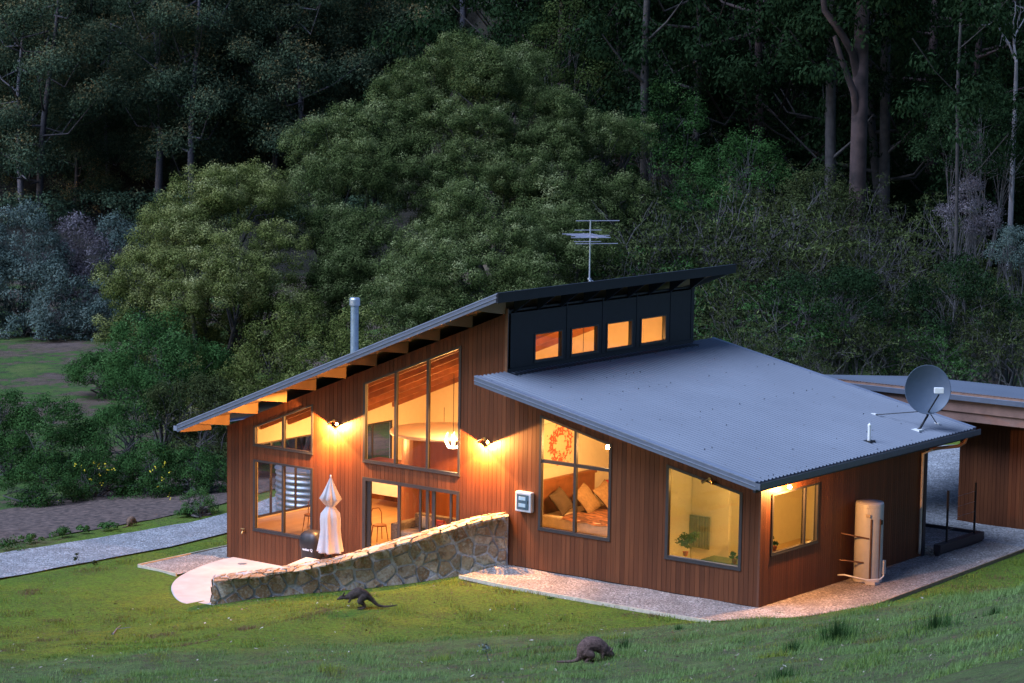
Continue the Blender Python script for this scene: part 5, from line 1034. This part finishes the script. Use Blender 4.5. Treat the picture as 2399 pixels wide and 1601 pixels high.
# twiggy tea trees
def twiggy(seed, H=7., leafs=9000, mat=None):
    global rng
    old = rng; rng = np.random.default_rng(seed); b = MB(); ends = []
    def grow(p, d, ln, r, lv):
        q = p+d*ln; m_ = p.lerp(q, .5)+Vector(rng.normal(size=3)*ln*.07); b.tube([tuple(p), tuple(m_), tuple(q)], [r, r*.8, r*.6], 4 if lv > 1 else 6, cap=False)
        if lv >= 4: ends.append(q); return
        if lv >= 3: ends.append(q)
        for k in range(3 if lv < 3 else 3):
            nd = (d+Vector(rng.normal(size=3)*.55)+Vector((0, 0, .12))).normalized(); grow(q if k else p.lerp(q, .75), nd, ln*rng.uniform(.6, .85), r*.58, lv+1)
    for k in range(4): a = k*1.6+rng.random(); grow(Vector((0, 0, -.2)), Vector((.35*math.cos(a), .35*math.sin(a), 1)).normalized(), H*.3, .085, 0)
    E = np.array([tuple(e) for e in ends]); me = puffs(E, np.full(len(E), .38), leafs/len(E), .13, asp=.35, zmin=-.4, tone0=.5, ptv=.22, nj=.8, name='crown', shell=(.2, 1.2), zs=.5)
    trunk = b.build('trunk', m_twig, None); tm = trunk.data; bpy.data.objects.remove(trunk); me.materials.append(mat); rng = old; return me, tm
tw = [twiggy(21, 8, 12000, m_olive), twiggy(22, 7, 10000, m_green), twiggy(23, 8.5, 9000, m_olive), twiggy(24, 6.5, 9000, m_olive)]
TL = [(1500, 780, 112, 1.3), (1580, 760, 108, 1.25), (1660, 740, 112, 1.4), (1740, 820, 106, 1.2), (1800, 760, 110, 1.35), (1880, 830, 104, 1.05), (1950, 800, 110, 1.2), (2020, 860, 103, .95), (1560, 600, 122, 1.35), (1680, 560, 124, 1.45), (1800, 600, 122, 1.3), (1930, 640, 120, 1.2), (2120, 830, 108, 1.0), (2180, 880, 104, .75), (2280, 860, 108, .85), (2370, 880, 104, .85), (1700, 880, 99, .8), (1600, 850, 101, .9), (2100, 600, 122, 1.2), (2330, 700, 116, 1.1), (1450, 620, 120, 1.2), (2240, 760, 112, .95), (1850, 900, 98, .6), (1960, 900, 98, .55), (1420, 760, 110, 1.1), (1550, 520, 128, 1.3), (1720, 470, 130, 1.4), (1860, 500, 128, 1.2)]
tlab = ['twiggy tea tree with bare grey stems behind the antenna roof', 'olive tea tree behind the right tip of the upper roof', 'tall tea tree with thin grey trunk above the pale roof', 'tea tree with tangled twigs over the lower roof', 'open tea tree with yellow green tips above the pale roof']
for k, (px, py, d, s) in enumerate(TL):
    p = at_depth(px, 900, d); place(tw[k % 4], p[0], p[1], tlab[k] if k < 5 else 'scraggly tea tree in the dark thicket above the lower roof', 'tea trees in the thicket behind the house', s, k*1.7, -.1, 'tea_tree')
# dead pale trees
def dead(px, py0, d, H, label, seed, s=.16):
    r = np.random.default_rng(seed); c = at_depth(px, py0, d); t = thing('dead_tree', label, 'tree', tuple(c)); b = MB()
    def g(p, dd, ln, rr, lv):
        q = p+dd*ln; b.tube([tuple(p), tuple(p.lerp(q, .5)+Vector(r.normal(size=3)*ln*.05)), tuple(q)], [rr, rr*.8, rr*.55], 6, cap=False)
        if lv < 4:
            for k in range(2 if lv else 3): g(q if k else p.lerp(q, .6), (dd+Vector(r.normal(size=3)*.5)).normalized(), ln*r.uniform(.6, .8), rr*.55, lv+1)
    base = Vector(c); b.tube([(c[0], c[1], float(ground(c[0], c[1]))-.3), tuple(c)], [s*1.6, s], 8); g(base, Vector((-.1, 0, 1)).normalized(), H*.35, s, 0); b.build('trunk', m_pale, t)
dead(2380, 190, 125, 5., 'pale dead tree with forked branches at the top right', 3, .1); dead(2372, 470, 122, 3.2, 'pale dead tree with twisted limbs below the taller dead tree', 8, .07); dead(1220, 90, 200, 7, 'thin white dead tree above the tallest wattle', 6, .16)
for (px, py, w, h, d, mm, lab) in ((2270, 545, 150, 130, 114, m_mauve, 'grey misty shrub between dark trunks at the right'), (2370, 640, 120, 110, 108, m_grey, 'pale leafed shrub at the right edge')):
    bush(px, py, w, h, d, mm, lab, .35, .12, 130, 'grey shrubs at the right', tone0=.5)
bush(1330, 290, 300, 290, 134, m_wat2, 'dark bushy tree above and right of the tallest wattle', .6, .2, 130, 'shrubs above the wattles', tone0=.3)
for (px, py, w, h, d, mm, lab) in ((1560, 420, 260, 230, 128, m_green, 'fresh green feathery bush on the slope right of the wattles'), (1750, 480, 220, 180, 124, m_green, 'green bush left of the forked eucalypt'), (1900, 560, 220, 170, 120, m_olive, 'yellow green bush in front of the forked eucalypt'), (1640, 560, 240, 150, 122, m_green, 'low green bush in the thicket centre'), (1460, 540, 160, 150, 121, m_olive, 'olive bush touching the wattle edge'), (2290, 420, 300, 230, 120, m_euc2, 'dark round crowned tree under the dead tree'), (1960, 760, 300, 130, 104, m_euc2, 'dark shrub below the thicket over the roof'), (2250, 800, 300, 200, 106, m_euc2, 'dark shrub behind the satellite dish')):
    bush(px, py, w, h, d, mm, lab, .5, .17, 110, 'bushes on the slope behind the house', tone0=.5)
# ------------------------------------------------------------------ small lawn things
def tuft(px, py, h, w, n, label, lean=.3):
    c = on_ground(px, py); a = rng.uniform(0, 2*PI, n); r = np.abs(rng.normal(size=n))*w*.5; B0 = np.stack([c[0]+r*np.cos(a), c[1]+r*np.sin(a)], -1); z0 = ground(B0[:, 0], B0[:, 1])
    T0 = np.stack([B0[:, 0]+np.cos(a)*lean*h*rng.random(n), B0[:, 1]+np.sin(a)*lean*h*rng.random(n), z0+h*rng.uniform(.4, 1, n)], -1); P0 = np.stack([B0[:, 0], B0[:, 1], z0-.02], -1); sd_ = np.stack([-np.sin(a+1), np.cos(a+1), 0*a], -1)*.007
    V = np.stack([P0-sd_, P0+sd_, T0], 1).reshape(-1, 3); me = npmesh('grass_tuft', V, np.arange(3*n).reshape(-1, 3)); at = me.attributes.new('tone', 'FLOAT', 'FACE'); at.data.foreach_set('value', np.clip(.6+rng.normal(size=n)*.2, 0, 1).astype(np.float32)); tag(link('grass_tuft', me, m_green), label, 'grass tuft', 'grass tufts on the foreground bank')
for a in ((1960, 1500, .55, .45, 380, 'large long grass tuft near the middle of the right bank'), (2190, 1470, .4, .5, 260, 'wide grass tuft right of the largest tuft'), (1855, 1528, .3, .2, 160, 'small bright grass tuft left of the largest tuft'), (1458, 1520, .3, .16, 120, 'grass tuft just right of the grazing wallaby'), (1830, 1590, .28, .4, 200, 'grass tuft at the bottom edge right of centre'), (1590, 1475, .16, .14, 70, 'tiny grass tuft on the bank crest'), (1825, 1445, .16, .14, 60, 'tiny grass tuft below the gravel corner'), (2330, 1440, .2, .3, 110, 'low grass tuft near the right edge'), (1290, 1405, .1, .15, 60, 'small dark grass tuft in front of the gravel strip')): tuft(*a)
c = on_ground(1150, 1563); t = thing('sapling', 'thin leafy sapling left of the grazing wallaby', 'sapling', c); b = MB(); b.tube([tuple(c), (c[0]-.08, c[1]-.04, c[2]+.25), (c[0]-.12, c[1]-.06, c[2]+.5)], [.008, .006, .003], 5)
for k in range(6): b.tube([(c[0]-.08, c[1]-.04, c[2]+.2+.05*k), (c[0]-.08+.14*math.cos(k*2.), c[1]-.04+.14*math.sin(k*2.), c[2]+.28+.05*k)], [.004, .002], 4)
b.build('stem', m_twig, t); link('leaves', puffs([(c[0]-.1, c[1]-.05, c[2]+.4)], [.17], 60, .06, shell=(.1, 1.2), name='leaves', tone0=.8), m_grey, t)
c = on_ground(178, 1325); t = thing('weed', 'spindly weed at the near edge of the driveway', 'weed', c); link('leaves', puffs([(c[0], c[1], c[2]+.2), (c[0]+.05, c[1], c[2]+.35), (c[0]+.5, c[1]+.3, c[2]+.1)], [.1, .07, .1], 30, .08, name='leaves', shell=(.1, 1.1)), m_olive, t); MB().tube([tuple(c), (c[0], c[1], c[2]+.3)], .008, 5).build('stem', m_twig, t)
# fallen stick
c = on_ground(265, 1488); d_s = on_ground(283, 1468); tag(MB().tube([tuple(c+[0, 0, .03]), tuple((c+d_s)/2+[0, 0, .06]), tuple(d_s+[0, 0, .03])], [.02, .015, .008], 6).tube([tuple((c+d_s)/2+[0, 0, .05]), tuple((c+d_s)/2+[.3, .2, .1])], [.01, .005], 5).build('fallen_stick', m_pale), 'pale fallen stick on the lawn left of the patio', 'stick')
# leaf litter, pebbles and short grass over the near lawn
def scatter(n, pxr, pyr):
    px = rng.uniform(*pxr, n); py = rng.uniform(*pyr, n); out = []
    return px, py
n = 2200; s_ = rng.uniform(-.22, .22, n); dd = rng.uniform(38, 78, n); X = CAM[0]+FH[0]*dd+RH[0]*s_*dd; Y = CAM[1]+FH[1]*dd+RH[1]*s_*dd
def on_lawn(X, Y):
    side = (X-WA[0])*WN[0]+(Y-WA[1])*WN[1]
    bad = ((X > -18.9) & (Y > -2.3) & (X < 2.2) & (X > -8.3)) | ((X > -20.4) & (X < -8) & (side < .1) & (Y > -6)) | ((X < -22.1)) | ((X > -1.8) & (Y > 11.5) & (X < 4))
    return ~bad
k_ = on_lawn(X, Y); X, Y = X[k_], Y[k_]; P = np.stack([X, Y, ground(X, Y)+.015], -1); n = len(P)
me = leafmesh('leaf_litter', P, np.array([0, 0, 1.])+rng.normal(size=(n, 3))*.35, rng.uniform(.04, .13, n), rng.uniform(.025, .06, n), rng.random(n)**1.6); tag(link('leaf_litter', me, leafmat('dry leaves', [(0, (.07, .05, .03)), (.6, (.22, .16, .11)), (1, (.6, .54, .46))], .05)), 'small pale fallen leaves scattered over the lawn', None, kind='stuff')
n = 650000; dd = 38+44*rng.random(n)**.9; s_ = rng.uniform(-.215, .215, n); X = CAM[0]+FH[0]*dd+RH[0]*s_*dd; Y = CAM[1]+FH[1]*dd+RH[1]*s_*dd; k_ = on_lawn(X, Y); X, Y, dd = X[k_], Y[k_], dd[k_]
dens = (np.sin(X*1.9+np.sin(Y*1.3)*2)*np.sin(Y*2.3+np.sin(X*.9)*2)+.35*np.sin(X*5)*np.sin(Y*6)); k_ = rng.random(len(X)) < .45+.5*dens; X, Y, dd, dens = X[k_], Y[k_], dd[k_], dens[k_]; n = len(X); Z = ground(X, Y)
a = rng.uniform(0, 2*PI, n); h = rng.uniform(.015, .055, n)*(1+1.1*(dens > .45))*np.where(dd < 57, 1.6, .9); w = .006+.004*(dd > 60); sd_ = np.stack([np.cos(a)*w, np.sin(a)*w, 0*a], -1); P0 = np.stack([X, Y, Z-.01], -1); T0 = P0+np.stack([np.cos(a+1.5)*h*.7, np.sin(a+1.5)*h*.7, h+.01], -1)
me = npmesh('short_grass', np.stack([P0-sd_, P0+sd_, T0], 1).reshape(-1, 3), np.arange(3*n).reshape(-1, 3)); at = me.attributes.new('tone', 'FLOAT', 'FACE')
bk = sstep((np.interp((X-CAM[0])*RH[0]/np.maximum(dd, 1)+(Y-CAM[1])*RH[1]/np.maximum(dd, 1), [-.2, -.0167, .0788, .2], [62, 62, 60, 56.5])-dd)/2.5)
at.data.foreach_set('value', np.clip(.5*bk+.12+rng.random(n)*.3+.16*np.sin(X*.8+np.sin(Y)*1.5)*np.sin(Y*.7+1)-.25*(rng.random(n) < .12)-.5*(np.sin(X*1.7+2*np.sin(Y*.8))*np.sin(Y*1.3+1.5*np.sin(X*.6)) > .72), 0, 1).astype(np.float32)); tag(link('short_grass', me, leafmat('grass blades', [(0, (.17, .13, .07)), (.1, (.14, .15, .05)), (.3, (.22, .29, .045)), (.55, (.12, .2, .05)), (1, (.22, .33, .12))], .3)), 'short mossy grass over the lawn', None, kind='stuff')
# ------------------------------------------------------------------ sky, sun, render settings
w = bpy.data.worlds.new('World'); sc.world = w; w.use_nodes = True; nt = w.node_tree; nt.nodes.clear(); out = nt.nodes.new('ShaderNodeOutputWorld'); bg = nt.nodes.new('ShaderNodeBackground')
sky = nt.nodes.new('ShaderNodeTexSky'); sky.sky_type = 'NISHITA'; sky.sun_disc = False; sky.sun_elevation = math.radians(SUN_EL); sky.sun_rotation = math.radians(SUN_ROT); sky.air_density = 1.; sky.ozone_density = 1.5
mx = nt.nodes.new('ShaderNodeMix'); mx.data_type = 'RGBA'; mx.blend_type = 'MULTIPLY'; mx.inputs[0].default_value = 1; lk(nt, sky.outputs[0], mx.inputs[6]); mx.inputs[7].default_value = (*SKY_TINT, 1)
lk(nt, mx.outputs[2], bg.inputs[0]); bg.inputs[1].default_value = SKY_ST; lk(nt, bg.outputs[0], out.inputs[0])
el, az_ = math.radians(SUN_LAMP_EL), math.radians(SUN_ROT); sl = light('sun', 'SUN', (0, 0, 60), SUN_ST, (.56, .7, 1), angle=math.radians(38)); aim(sl, (-math.sin(az_)*math.cos(el), -math.cos(az_)*math.cos(el), -math.sin(el)))
sc.view_settings.view_transform = 'Standard'; sc.view_settings.look = 'None'; sc.view_settings.gamma = 1; sc.view_settings.exposure = EXPO
cy_ = sc.cycles; cy_.use_denoising = True; cy_.max_bounces = 6; cy_.diffuse_bounces = 3; cy_.glossy_bounces = 3; cy_.transparent_max_bounces = 8; cy_.transmission_bounces = 3; cy_.sample_clamp_indirect = 4; cy_.caustics_reflective = False; cy_.caustics_refractive = False
